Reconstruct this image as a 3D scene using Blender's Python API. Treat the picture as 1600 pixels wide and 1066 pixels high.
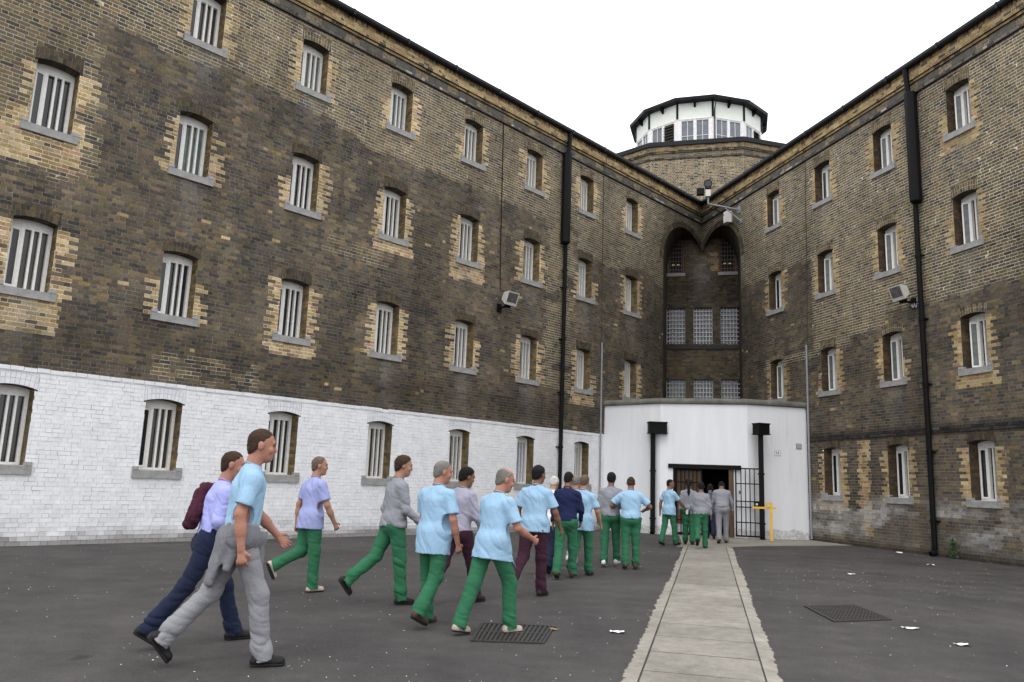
import bpy, math, random
import numpy as np
from math import radians as RD, sin, cos, pi

for o in list(bpy.data.objects):
    bpy.data.objects.remove(o)
SC = bpy.context.scene
COL = SC.collection
rng = np.random.default_rng(7)
random.seed(7)

# ---------------------------------------------------------------- camera
R_ = np.array([0.999315, -0.006549, 0.037005])
cam_pitch, cam_roll, cam_f = 0.177949, 0.0370136, 1235.67
_fw = np.array([0, cos(cam_pitch), sin(cam_pitch)])
_r0 = np.array([1.0, 0, 0])
_u0 = np.cross(_r0, _fw)
CR = cos(cam_roll) * _r0 + sin(cam_roll) * _u0
CU = -sin(cam_roll) * _r0 + cos(cam_roll) * _u0
CAM = np.array([0, 0, 1.469])
cd = bpy.data.cameras.new('camera')
cd.sensor_width = 36.0
cd.lens = cam_f / 1600 * 36.0
cd.clip_start = 0.1
cd.clip_end = 1500
co = bpy.data.objects.new('camera', cd)
COL.objects.link(co)
from mathutils import Matrix, Vector
M = Matrix(((CR[0], CU[0], -_fw[0], CAM[0]), (CR[1], CU[1], -_fw[1], CAM[1]),
            (CR[2], CU[2], -_fw[2], CAM[2]), (0, 0, 0, 1)))
co.matrix_world = M
SC.camera = co

# ---------------------------------------------------------------- world: overcast daylight
SUN_EL, SUN_AZ = 58.0, 200.0        # azimuth clockwise from +Y
w = bpy.data.worlds.new('World')
SC.world = w
w.use_nodes = True
nt = w.node_tree
nt.nodes.clear()
sky = nt.nodes.new('ShaderNodeTexSky')
sky.sky_type = 'NISHITA'
sky.sun_disc = False
sky.sun_elevation = RD(SUN_EL)
sky.sun_rotation = RD(SUN_AZ)
hs = nt.nodes.new('ShaderNodeHueSaturation')
hs.inputs['Saturation'].default_value = 0.25
mx = nt.nodes.new('ShaderNodeMix')
mx.data_type = 'RGBA'
mx.inputs[0].default_value = 0.82      # cloud cover over the clear sky
mx.inputs[7].default_value = (18.2, 18.5, 19.2, 1)
bg = nt.nodes.new('ShaderNodeBackground')
bg.inputs['Strength'].default_value = 0.115
wo = nt.nodes.new('ShaderNodeOutputWorld')
nt.links.new(sky.outputs[0], hs.inputs['Color'])
nt.links.new(hs.outputs[0], mx.inputs[6])
nt.links.new(mx.outputs[2], bg.inputs[0])
nt.links.new(bg.outputs[0], wo.inputs[0])

sd = bpy.data.lights.new('sun', 'SUN')
sd.energy = 1.1
sd.angle = RD(24)
sd.color = (1.0, 0.97, 0.93)
so = bpy.data.objects.new('sun', sd)
COL.objects.link(so)
az, el = RD(SUN_AZ), RD(SUN_EL)
sdir = Vector((sin(az) * cos(el), cos(az) * cos(el), sin(el)))
so.rotation_euler = sdir.to_track_quat('Z', 'Y').to_euler()
so.location = (0, -10, 40)

SC.view_settings.view_transform = 'Standard'
SC.view_settings.look = 'None'
SC.view_settings.gamma = 1
SC.view_settings.exposure = 0.0
SC.view_settings.use_curve_mapping = False
SC.cycles.use_denoising = True
SC.cycles.denoising_prefilter = 'ACCURATE'
SC.cycles.max_bounces = 6
SC.cycles.diffuse_bounces = 4

# ---------------------------------------------------------------- yard geometry (metres)
C2 = np.array([8.120, 33.145])                 # where the two cell blocks meet
aL, aR = RD(43.30224), RD(-14.89491)
dL = np.array([sin(aL), cos(aL)])
dR = np.array([sin(aR), cos(aR)])
nL = np.array([-dL[1], dL[0]])
nR = np.array([-dR[1], dR[0]])
bis = (dL + dR) / np.linalg.norm(dL + dR)
side = np.array([bis[1], -bis[0]])


def PB(b, s, z=0.0):
    p = C2 + bis * b + side * s
    return np.array([p[0], p[1], z])


# ---------------------------------------------------------------- noise helpers
def _hash(i, j, k):
    n = (i * 374761393 + j * 668265263 + k * 2147483647 * 3 + 1013904223) & 0xFFFFFFFF
    n = ((n ^ (n >> 13)) * 1274126177) & 0xFFFFFFFF
    n = n ^ (n >> 16)
    return (n & 0xFFFF) / 65535.0


def vn(x, y, seed=0):
    x = np.asarray(x, float); y = np.asarray(y, float)
    i = np.floor(x).astype(np.int64); j = np.floor(y).astype(np.int64)
    u = x - i; v = y - j
    u = u * u * (3 - 2 * u); v = v * v * (3 - 2 * v)
    s = np.full_like(i, seed)
    a = _hash(i, j, s); b = _hash(i + 1, j, s); c = _hash(i, j + 1, s); d = _hash(i + 1, j + 1, s)
    return (a * (1 - u) + b * u) * (1 - v) + (c * (1 - u) + d * u) * v


def fbm(x, y, seed=0, o=3):
    t = 0; amp = 0.5
    for k in range(o):
        t = t + amp * vn(np.asarray(x) * 2 ** k + 13.7 * k, np.asarray(y) * 2 ** k + 7.1 * k, seed + k)
        amp *= 0.5
    return t / (1 - 0.5 ** o)


def vn3(p, seed=0):
    i = np.floor(p).astype(np.int64); f = p - i
    f = f * f * (3 - 2 * f)
    r = 0
    for dx in (0, 1):
        for dy in (0, 1):
            for dz in (0, 1):
                hsh = _hash(i[:, 0] + dx, i[:, 1] + dy, (i[:, 2] + dz) * 57 + seed)
                r = r + hsh * (f[:, 0] if dx else 1 - f[:, 0]) * (f[:, 1] if dy else 1 - f[:, 1]) * (f[:, 2] if dz else 1 - f[:, 2])
    return r


# ---------------------------------------------------------------- materials
def new_mat(name):
    m = bpy.data.materials.new(name)
    m.use_nodes = True
    return m, m.node_tree, m.node_tree.nodes['Principled BSDF']


def mat(name, rgb, rough=0.7, var=0.15, scale=6.0, bump=0.0, bscale=60.0, metal=0.0, spec=0.5, streak=False):
    m, t, b = new_mat(name)
    tc = t.nodes.new('ShaderNodeTexCoord')
    n = t.nodes.new('ShaderNodeTexNoise')
    n.inputs['Scale'].default_value = scale
    n.inputs['Detail'].default_value = 6
    n.inputs['Roughness'].default_value = 0.65
    src = tc.outputs['Object']
    if streak:
        mp = t.nodes.new('ShaderNodeMapping')
        mp.inputs['Scale'].default_value = (1, 1, 0.12)
        t.links.new(src, mp.inputs[0])
        src = mp.outputs[0]
    t.links.new(src, n.inputs['Vector'])
    cr = t.nodes.new('ShaderNodeValToRGB')
    cr.color_ramp.elements[0].position = 0.3
    cr.color_ramp.elements[1].position = 0.7
    cr.color_ramp.elements[0].color = tuple(c * (1 - var) for c in rgb) + (1,)
    cr.color_ramp.elements[1].color = tuple(min(1, c * (1 + var)) for c in rgb) + (1,)
    t.links.new(n.outputs['Fac'], cr.inputs[0])
    t.links.new(cr.outputs[0], b.inputs['Base Color'])
    b.inputs['Roughness'].default_value = rough
    b.inputs['Metallic'].default_value = metal
    b.inputs['Specular IOR Level'].default_value = spec
    if bump:
        n2 = t.nodes.new('ShaderNodeTexNoise')
        n2.inputs['Scale'].default_value = bscale
        n2.inputs['Detail'].default_value = 4
        t.links.new(tc.outputs['Object'], n2.inputs['Vector'])
        bp = t.nodes.new('ShaderNodeBump')
        bp.inputs['Strength'].default_value = bump
        bp.inputs['Distance'].default_value = 0.02
        t.links.new(n2.outputs['Fac'], bp.inputs['Height'])
        t.links.new(bp.outputs[0], b.inputs['Normal'])
    return m


def mix_rgb(t, mode, fac, a, b):
    n = t.nodes.new('ShaderNodeMix')
    n.data_type = 'RGBA'
    n.blend_type = mode
    for sock, v in ((n.inputs[0], fac), (n.inputs[6], a), (n.inputs[7], b)):
        if hasattr(v, 'is_linked') or hasattr(v, 'links'):
            t.links.new(v, sock)
        elif isinstance(v, (int, float)):
            sock.default_value = v
        else:
            sock.default_value = tuple(v) + (1,)
    return n.outputs[2]


def noise(t, vec, scale, detail=5, rough=0.6):
    n = t.nodes.new('ShaderNodeTexNoise')
    n.inputs['Scale'].default_value = scale
    n.inputs['Detail'].default_value = detail
    n.inputs['Roughness'].default_value = rough
    t.links.new(vec, n.inputs['Vector'])
    return n.outputs['Fac']


def ramp(t, val, p0, p1, c0=0.0, c1=1.0):
    r = t.nodes.new('ShaderNodeValToRGB')
    e = r.color_ramp.elements
    e[0].position = p0; e[1].position = p1
    e[0].color = (c0, c0, c0, 1) if not isinstance(c0, tuple) else c0 + (1,)
    e[1].color = (c1, c1, c1, 1) if not isinstance(c1, tuple) else c1 + (1,)
    t.links.new(val, r.inputs[0])
    return r.outputs[0]


def brick_mat(name, painted=False):
    m, t, b = new_mat(name)
    at = t.nodes.new('ShaderNodeAttribute')
    at.attribute_name = 'Col'
    tc = t.nodes.new('ShaderNodeTexCoord')
    v = tc.outputs['Object']
    c = at.outputs['Color']
    if not painted:
        n1 = ramp(t, noise(t, v, 30, 7, 0.75), 0.28, 0.72, 0.55, 1.5)
        c = mix_rgb(t, 'MULTIPLY', 1.0, c, n1)
        n2 = ramp(t, noise(t, v, 2.2, 5, 0.6), 0.3, 0.7, 0.78, 1.22)
        c = mix_rgb(t, 'MULTIPLY', 1.0, c, n2)
        sp = ramp(t, noise(t, v, 21, 3, 0.5), 0.735, 0.76)           # lime specks
        c = mix_rgb(t, 'MIX', sp, c, (0.42, 0.40, 0.36))
    else:
        n1 = ramp(t, noise(t, v, 4.0, 7, 0.75), 0.3, 0.7, 0.86, 1.06)
        c = mix_rgb(t, 'MULTIPLY', 1.0, c, n1)
        ch = ramp(t, noise(t, v, 13, 8, 0.8), 0.675, 0.70)          # chips through the paint
        c = mix_rgb(t, 'MIX', ch, c, (0.16, 0.14, 0.12))
    t.links.new(c, b.inputs['Base Color'])
    b.inputs['Roughness'].default_value = 0.9 if not painted else 0.6
    b.inputs['Specular IOR Level'].default_value = 0.25
    bp = t.nodes.new('ShaderNodeBump')
    bp.inputs['Strength'].default_value = 0.5
    bp.inputs['Distance'].default_value = 0.012
    t.links.new(noise(t, v, 45, 5, 0.7), bp.inputs['Height'])
    t.links.new(bp.outputs[0], b.inputs['Normal'])
    return m


M_BRICK = brick_mat('brick')
M_PAINT = brick_mat('painted_brick', True)
M_WHITE = mat('white_gloss_paint', (0.80, 0.79, 0.76), 0.45, 0.08, 12)
M_CREAM = mat('cream_bar_paint', (0.79, 0.775, 0.73), 0.5, 0.12, 14)
M_STONE = mat('sill_stone', (0.30, 0.295, 0.285), 0.85, 0.25, 9, 0.3, 90)
M_BLACK = mat('black_pipe_paint', (0.006, 0.006, 0.0065), 0.55, 0.25, 12, 0.15, 40, spec=0.12)
M_GUTTER = mat('gutter_black', (0.010, 0.011, 0.014), 0.5, 0.3, 5, spec=0.2)
M_GLASS_D = mat('dark_glass', (0.018, 0.018, 0.02), 0.08, 0.5, 3)
M_GLASS_P = mat('curtained_glass', (0.13, 0.135, 0.13), 0.3, 0.4, 5, spec=0.3)
M_GLASS_G = mat('greenish_glass', (0.10, 0.135, 0.125), 0.2, 0.4, 5, spec=0.35)
M_GLASS_B = mat('blue_curtain_glass', (0.05, 0.13, 0.30), 0.25, 0.3, 6)
M_GLASS_R = mat('dark_brown_glass', (0.045, 0.038, 0.032), 0.12, 0.5, 3, spec=0.4)  # plain dark brown pane colour, nothing glows behind it
M_METAL = mat('galvanised_grey', (0.24, 0.25, 0.27), 0.5, 0.2, 14)
M_RENDER = mat('white_render', (0.74, 0.745, 0.76), 0.65, 0.05, 1.3, 0.15, 30, streak=True)
M_COPING = mat('coping_concrete', (0.13, 0.125, 0.11), 0.9, 0.4, 3.2, 0.4, 40)
M_ROOF = mat('flat_roof_felt', (0.06, 0.06, 0.06), 0.9, 0.2, 3)
M_YELLOW = mat('yellow_paint', (0.72, 0.42, 0.01), 0.4, 0.12, 9)
M_WOOD = mat('brown_door_wood', (0.095, 0.045, 0.011), 0.45, 0.35, 4, streak=True)
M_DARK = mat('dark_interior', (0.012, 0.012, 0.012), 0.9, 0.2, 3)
M_REDFR = mat('red_oxide_frame', (0.17, 0.058, 0.034), 0.6, 0.25, 8)
M_GREEN = mat('green_padlock', (0.02, 0.12, 0.05), 0.4, 0.1, 8)
M_LGREY = mat('light_grey_housing', (0.60, 0.58, 0.53), 0.5, 0.08, 8)
M_GRID = mat('grille_white', (0.42, 0.42, 0.43), 0.6, 0.35, 16)
M_IRON = mat('cast_iron', (0.028, 0.024, 0.021), 0.55, 0.45, 20, 0.3, 60)
M_DGRID = mat('dark_grille', (0.13, 0.115, 0.10), 0.6, 0.35, 16)
M_LIT = mat('warm_lamp', (.9, .7, .3), .5)
M_LIT.node_tree.nodes['Principled BSDF'].inputs['Emission Color'].default_value = (1, .75, .25, 1)
M_LIT.node_tree.nodes['Principled BSDF'].inputs['Emission Strength'].default_value = .35
M_PAPER = mat('white_paper', (0.75, 0.74, 0.72), 0.8, 0.1, 20)
M_TAN = mat('leaf_litter', (0.35, 0.22, 0.10), 0.8, 0.2, 20)
M_LAMP = mat('lamp_lens', (0.11, 0.11, 0.115), 0.12, 0.45, 9)


# ---------------------------------------------------------------- mesh helpers
def mesh_from(name, V, Q, material, cols=None, smooth=False, T=None):
    V = np.asarray(V, np.float32)
    me = bpy.data.meshes.new(name)
    if isinstance(Q, np.ndarray) and Q.ndim == 2:
        n = len(Q); k = Q.shape[1]
        me.vertices.add(len(V)); me.vertices.foreach_set('co', V.ravel())
        me.loops.add(n * k); me.loops.foreach_set('vertex_index', Q.astype(np.int32).ravel())
        me.polygons.add(n)
        me.polygons.foreach_set('loop_start', np.arange(0, n * k, k, dtype=np.int32))
        me.update(calc_edges=True)
        if not smooth:
            me.shade_flat()
    else:
        me.from_pydata([tuple(map(float, v)) for v in V], [], [tuple(map(int, q)) for q in Q])
        if smooth:
            for p in me.polygons:
                p.use_smooth = True
        me.update()
    if cols is not None:
        a = me.color_attributes.new('Col', 'FLOAT_COLOR', 'POINT')
        c4 = np.ones((len(V), 4), np.float32); c4[:, :3] = cols
        a.data.foreach_set('color', c4.ravel())
    me.materials.append(material)
    return me


def link(name, me, parent=None, loc=(0, 0, 0), rotz=0.0, kind=None, label=None):
    o = bpy.data.objects.new(name, me)
    COL.objects.link(o)
    o.location = loc
    o.rotation_euler = (0, 0, rotz)
    if parent is not None:
        o.parent = parent
    if kind: o['kind'] = kind
    if label: o['label'] = label
    return o


ORG = {}


def thing(name, label, cat, loc, group=None):
    o = bpy.data.objects.new(name, None)
    COL.objects.link(o)
    o.empty_display_size = 0.2
    o.location = tuple(float(v) for v in loc)
    o['label'] = label; o['category'] = cat
    if group: o['group'] = group
    ORG[o.name] = np.array(loc, float)
    return o


def root_of(o):
    while o.parent is not None:
        o = o.parent
    return o


def part(name, V, Q, material, parent, cols=None, smooth=False, kind=None, label=None):
    """world-space vertices -> child mesh of the thing (identity transforms below the thing's Empty)"""
    org = ORG.get(root_of(parent).name, np.zeros(3)) if parent is not None else np.zeros(3)
    return link(name, mesh_from(name, np.asarray(V, float) - org, Q, material, cols, smooth), parent, kind=kind, label=label)


class MB:
    """collects simple solids, world or local coordinates"""
    def __init__(s):
        s.V = []; s.Q = []

    def add(s, V, Q):
        n = len(s.V); s.V += [tuple(v) for v in V]; s.Q += [tuple(i + n for i in q) for q in Q]
        return s

    def box(s, c, ax, ay, az, hx, hy, hz):
        c = np.asarray(c, float); ax, ay, az = (np.asarray(a, float) for a in (ax, ay, az))
        V = [c + ax * hx * i + ay * hy * j + az * hz * k for k in (-1, 1) for j in (-1, 1) for i in (-1, 1)]
        return s.add(V, [(0, 2, 3, 1), (4, 5, 7, 6), (0, 1, 5, 4), (2, 6, 7, 3), (0, 4, 6, 2), (1, 3, 7, 5)])

    def abox(s, x0, x1, y0, y1, z0, z1):
        return s.box(((x0 + x1) / 2, (y0 + y1) / 2, (z0 + z1) / 2), (1, 0, 0), (0, 1, 0), (0, 0, 1), (x1 - x0) / 2, (y1 - y0) / 2, (z1 - z0) / 2)

    def tube(s, pts, r, n=8, caps=True):
        pts = [np.asarray(p, float) for p in pts]
        rs = r if isinstance(r, (list, tuple)) else [r] * len(pts)
        rings = []
        for i, p in enumerate(pts):
            d = pts[min(i + 1, len(pts) - 1)] - pts[max(i - 1, 0)]
            d = d / np.linalg.norm(d)
            a = np.array([0, 0, 1.0]) if abs(d[2]) < 0.9 else np.array([1.0, 0, 0])
            e1 = np.cross(d, a); e1 /= np.linalg.norm(e1); e2 = np.cross(d, e1)
            rings.append([p + rs[i] * (cos(2 * pi * k / n) * e1 + sin(2 * pi * k / n) * e2) for k in range(n)])
        V = [v for rg in rings for v in rg]; Q = []
        for i in range(len(pts) - 1):
            for k in range(n):
                Q.append((i * n + k, i * n + (k + 1) % n, (i + 1) * n + (k + 1) % n, (i + 1) * n + k))
        if caps:
            Q.append(tuple(range(n))[::-1]); Q.append(tuple((len(pts) - 1) * n + k for k in range(n)))
        return s.add(V, Q)

    def prism(s, poly, z0, z1):
        n = len(poly)
        V = [(p[0], p[1], z0) for p in poly] + [(p[0], p[1], z1) for p in poly]
        Q = [tuple(range(n))[::-1], tuple(range(n, 2 * n))] + [(i, (i + 1) % n, n + (i + 1) % n, n + i) for i in range(n)]
        return s.add(V, Q)

    def make(s, name, material, parent, **k):
        return part(name, np.array(s.V), s.Q, material, parent, **k)


Z = np.array([0, 0, 1.0])


class Fr:
    """a wall plane: x to the right seen from outside, d outward, z up"""
    def __init__(s, o, ex, n):
        s.o = np.array([o[0], o[1], 0.0]); s.ex = np.array([ex[0], ex[1], 0.0]); s.n = np.array([n[0], n[1], 0.0])

    def P(s, x, z, d=0.0):
        x = np.asarray(x, float)[..., None]; z = np.asarray(z, float)[..., None]; d = np.asarray(d, float)[..., None]
        return s.o + s.ex * x + s.n * d + Z * z

    def box(s, mb, x0, x1, z0, z1, d0, d1):
        return mb.box(s.P((x0 + x1) / 2, (z0 + z1) / 2, (d0 + d1) / 2), s.ex, s.n, Z, abs(x1 - x0) / 2, abs(d1 - d0) / 2, abs(z1 - z0) / 2)

    def rotz(s):
        return math.atan2(s.ex[1], s.ex[0])


FL = Fr(C2, dL, -nL)            # left block: x from -30 to 0
FRW = Fr(C2, -dR, nR)           # right block: x from 0 to 20
FB = Fr(C2 + bis * 0.12, side, -bis)   # back wall of the recess

COURSE = 0.084


def rows(xa, xb, za, zb, cut=None, j=0.0115, bond=True, course=COURSE, st=0.222, hd=0.105):
    """Flemish bond cells (x0,x1,z0,z1); cut(zmid) -> list of x intervals left open"""
    out = []
    n = max(1, round((zb - za) / course)); c = (zb - za) / n
    P = st + hd + 2 * j
    for r in range(n):
        z0 = za + r * c; z1 = z0 + c
        x = xa - random.random() * 0.03 - (P / 2 if r % 2 else 0) - 0.02
        x -= (P if random.random() < 0.2 else 0)
        k = 0
        gaps = cut((z0 + z1) / 2) if cut else []
        while x < xb:
            L = (st if k % 2 == 0 else hd) + j + random.uniform(-.006, .006)
            k += 1
            segs = [(max(x, xa), min(x + L, xb))]
            x += L
            for g0, g1 in gaps:
                ns = []
                for a, b in segs:
                    if g1 <= a or g0 >= b: ns.append((a, b))
                    else:
                        if g0 > a: ns.append((a, g0))
                        if g1 < b: ns.append((g1, b))
                segs = ns
            for a, b in segs:
                if b - a > 0.012: out.append((a, b, z0, z1))
    return np.array(out) if out else np.zeros((0, 4))


class Bricks:
    """collects individual bricks (real boxes, joints recessed) of one building"""
    def __init__(s):
        s.B = []; s.Mv = []; s.Mc = []

    def field(s, fr, cells, bcol, mcol, j=0.0115, jx=None, depth=0.011, dmin=0.0, dmax=0.004, base=0.0, painted=None):
        if len(cells) == 0: return
        n = len(cells)
        x0, x1, z0, z1 = cells.T
        hx = np.minimum((jx or j) / 2, (x1 - x0) * 0.2)
        jj = lambda: rng.uniform(-.0022, .0022, n)
        d = base + rng.uniform(dmin, dmax, n)
        t1 = rng.uniform(-.0015, .0015, n); t2 = rng.uniform(-.0015, .0015, n)
        X = [x0 + hx + jj(), x1 - hx + jj(), x1 - hx + jj(), x0 + hx + jj()]
        Zz = [z0 + j / 2 + jj(), z0 + j / 2 + jj(), z1 - j / 2 + jj(), z1 - j / 2 + jj()]
        D = [d + t1, d - t1, d - t1 + t2, d + t1 + t2]
        V = np.stack([fr.P(X[i], Zz[i], D[i]) for i in range(4)] + [fr.P(X[i], Zz[i], base - depth - 0.006) for i in range(4)], 1)
        pt = np.zeros(n, bool) if painted is None else painted
        s.B.append((V, np.asarray(bcol, np.float32), pt))
        mv = np.stack([fr.P(x0, z0, base - depth), fr.P(x1, z0, base - depth), fr.P(x1, z1, base - depth), fr.P(x0, z1, base - depth)], 1)
        s.Mv.append(mv); s.Mc.append((np.asarray(mcol, np.float32), pt))

    def quads(s, V, col):
        """extra plain quads (n,4,3) with colours, unpainted"""
        V = np.asarray(V, float); col = np.asarray(col, np.float32)
        s.Mv.append(V); s.Mc.append((col, np.zeros(len(V), bool)))

    def solids(s, V8, col, painted=None):
        s.B.append((np.asarray(V8, float), np.asarray(col, np.float32), np.zeros(len(V8), bool) if painted is None else painted))

    def build(s, parent, nsingle, stuffname='brickwork'):
        V = np.concatenate([b[0] for b in s.B]); Cc = np.concatenate([b[1] for b in s.B]); Pt = np.concatenate([b[2] for b in s.B])
        MV = np.concatenate(s.Mv); MC = np.concatenate([m[0] for m in s.Mc]); MP = np.concatenate([m[1] for m in s.Mc])
        sel = np.zeros(len(V), bool)
        if nsingle:
            ctr = V[:, :4].mean(1) - CAM
            zc = ctr @ _fw
            px = 800 + cam_f * (ctr @ CR) / np.maximum(zc, .1); py = 533 - cam_f * (ctr @ CU) / np.maximum(zc, .1)
            e1 = V[:, 1] - V[:, 0]; e2 = V[:, 3] - V[:, 0]
            ar = np.abs(np.einsum('ij,ij->i', np.cross(e1, e2), ctr)) / np.maximum(zc, .1) ** 3
            ok = (zc > 1) & (px > 6) & (px < 1594) & (py > 6) & (py < 1060)
            ar = np.where(ok, ar, 0)
            sel[np.argsort(-ar)[:nsingle]] = True
        FQ = np.array([(0, 1, 2, 3), (4, 5, 1, 0), (5, 6, 2, 1), (6, 7, 3, 2), (7, 4, 0, 3)])
        for p in (False, True):
            mk = (Pt == p) & ~sel
            mm = (MP == p)
            if mk.sum() + mm.sum() == 0: continue
            v = V[mk].reshape(-1, 3); c = np.repeat(Cc[mk], 8, 0)
            q = (FQ[None] + 8 * np.arange(mk.sum())[:, None, None]).reshape(-1, 4)
            mv = MV[mm].reshape(-1, 3); mc = np.repeat(MC[mm], 4, 0)
            mq = np.arange(len(mv)).reshape(-1, 4) + len(v)
            part(('painted_' if p else '') + stuffname, np.concatenate([v, mv]), np.concatenate([q, mq]), M_PAINT if p else M_BRICK, parent,
                 cols=np.concatenate([c, mc]), kind='stuff')
        for i in np.nonzero(sel)[0]:
            part('brick', V[i], FQ, M_PAINT if Pt[i] else M_BRICK, parent, cols=np.repeat(Cc[i:i + 1], 8, 0))


def pick(n, palette, weights, jitter=0.18):
    pal = np.array(palette); idx = rng.choice(len(pal), n, p=np.array(weights) / sum(weights))
    c = pal[idx] * (1 + rng.uniform(-jitter, jitter, (n, 1))) * (1 + rng.uniform(-.04, .04, (n, 3)))
    return np.clip(c, 0.005, 0.9)


DIRTY = ([(.104, .084, .052), (.082, .068, .047), (.138, .104, .052), (.058, .051, .041), (.110, .082, .056), (.160, .12, .068)], [5, 5, 3.0, 2.8, 1.6, .5])
CLEAN = ([(.142, .108, .058), (.108, .085, .052), (.180, .130, .064), (.062, .053, .041), (.130, .09, .062)], [5, 4, 2.4, 1.8, 1.2])
PALE = ([(.37, .265, .128), (.45, .34, .19), (.30, .20, .085), (.32, .19, .12), (.13, .095, .06)], [5, 4, 3, 1.2, .8])
M_DK = np.array([.205, .180, .140]); M_LT = np.array([.53, .495, .41]); M_PL = np.array([.62, .55, .42])

# ================================================================ ground
def simple_plane(name, x0, x1, y0, y1, z, m, n=1):
    V = [(x0, y0, z), (x1, y0, z), (x1, y1, z), (x0, y1, z)]
    return link(name, mesh_from(name, V, [(0, 1, 2, 3)], m))


def asphalt_mat():
    m, t, b = new_mat('asphalt')
    tc = t.nodes.new('ShaderNodeTexCoord'); v = tc.outputs['Object']
    big = ramp(t, noise(t, v, 0.45, 7, 0.7), 0.32, 0.70, (.035, .0325, .0315), (.072, .066, .062))
    mid = ramp(t, noise(t, v, 1.7, 8, 0.75), 0.3, 0.7, 0.70, 1.28)
    c = mix_rgb(t, 'MULTIPLY', 1.0, big, mid)
    fine = ramp(t, noise(t, v, 48, 6, 0.8), 0.3, 0.72, 0.5, 1.6)
    c = mix_rgb(t, 'MULTIPLY', 1.0, c, fine)
    spots = ramp(t, noise(t, v, 1.3, 3, 0.5), 0.70, 0.74)
    c = mix_rgb(t, 'MIX', spots, c, (.030, .028, .028))
    vo = t.nodes.new('ShaderNodeTexVoronoi'); vo.inputs['Scale'].default_value = 9.5
    t.links.new(v, vo.inputs['Vector'])
    gr = ramp(t, vo.outputs['Distance'], 0.035, 0.075, 1.0, 0.0)        # pale stone chips
    pm = ramp(t, noise(t, v, 0.8, 3), 0.36, 0.6)
    gm = mix_rgb(t, 'MULTIPLY', 1.0, gr, pm)
    c = mix_rgb(t, 'MIX', gm, c, (.24, .225, .21))
    t.links.new(c, b.inputs['Base Color'])
    b.inputs['Roughness'].default_value = 0.8
    b.inputs['Specular IOR Level'].default_value = 0.3
    bp = t.nodes.new('ShaderNodeBump'); bp.inputs['Strength'].default_value = 0.6; bp.inputs['Distance'].default_value = 0.01
    t.links.new(noise(t, v, 95, 4, 0.7), bp.inputs['Height']); t.links.new(bp.outputs[0], b.inputs['Normal'])
    return m


def concrete_mat(name, c0, c1):
    m, t, b = new_mat(name)
    tc = t.nodes.new('ShaderNodeTexCoord'); v = tc.outputs['Object']
    at = t.nodes.new('ShaderNodeObjectInfo')
    c = ramp(t, noise(t, v, 1.1, 7, 0.72), 0.28, 0.72, c0, c1)
    c = mix_rgb(t, 'MULTIPLY', 1.0, c, ramp(t, noise(t, v, 7, 8, 0.78), 0.3, 0.7, 0.74, 1.2))
    c = mix_rgb(t, 'MULTIPLY', 1.0, c, ramp(t, noise(t, v, 90, 3, 0.7), 0.3, 0.7, 0.8, 1.2))
    c = mix_rgb(t, 'MULTIPLY', 1.0, c, ramp(t, at.outputs['Random'], 0, 1, 0.88, 1.08))
    st = ramp(t, noise(t, v, 3.3, 4, 0.6), 0.68, 0.74)
    c = mix_rgb(t, 'MIX', st, c, tuple(x * 0.55 for x in c0))
    t.links.new(c, b.inputs['Base Color'])
    b.inputs['Roughness'].default_value = 0.9
    b.inputs['Specular IOR Level'].default_value = 0.25
    bp = t.nodes.new('ShaderNodeBump'); bp.inputs['Strength'].default_value = 0.4; bp.inputs['Distance'].default_value = 0.01
    t.links.new(noise(t, v, 60, 5, 0.7), bp.inputs['Height']); t.links.new(bp.outputs[0], b.inputs['Normal'])
    return m


M_ASPH = asphalt_mat()
M_CONC = concrete_mat('path_concrete', (.18, .167, .143), (.315, .292, .25))
M_CONC2 = concrete_mat('rough_concrete', (.20, .185, .155), (.35, .325, .28))

g = simple_plane('ground', -350, 350, -350, 350, 0.0, M_ASPH)
g['kind'] = 'structure'

# the concrete path: a bed, ragged kerb strips either side, slabs with recessed joints
pth = link('path', mesh_from('path', [PB(-35, -.30, .004), PB(-35, .70, .004), PB(-11.6, .68, .004), PB(-11.6, -.31, .004)], [(0, 1, 2, 3)],
                             concrete_mat('joint_dirt', (.075, .069, .06), (.11, .10, .085))), kind='structure')
ORG['path'] = np.zeros(3)


def pslab(b0, b1, s0, s1, z=.016):
    V = []
    for zz in (.0, z):
        for b, s in ((b0, s0), (b0, s1), (b1, s1), (b1, s0)):
            V.append(PB(b + random.uniform(-.006, .006), s + random.uniform(-.004, .004), zz))
    part('slab', V, [(4, 5, 6, 7), (0, 1, 5, 4), (1, 2, 6, 5), (2, 3, 7, 6), (3, 0, 4, 7)], M_CONC, pth)


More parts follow.
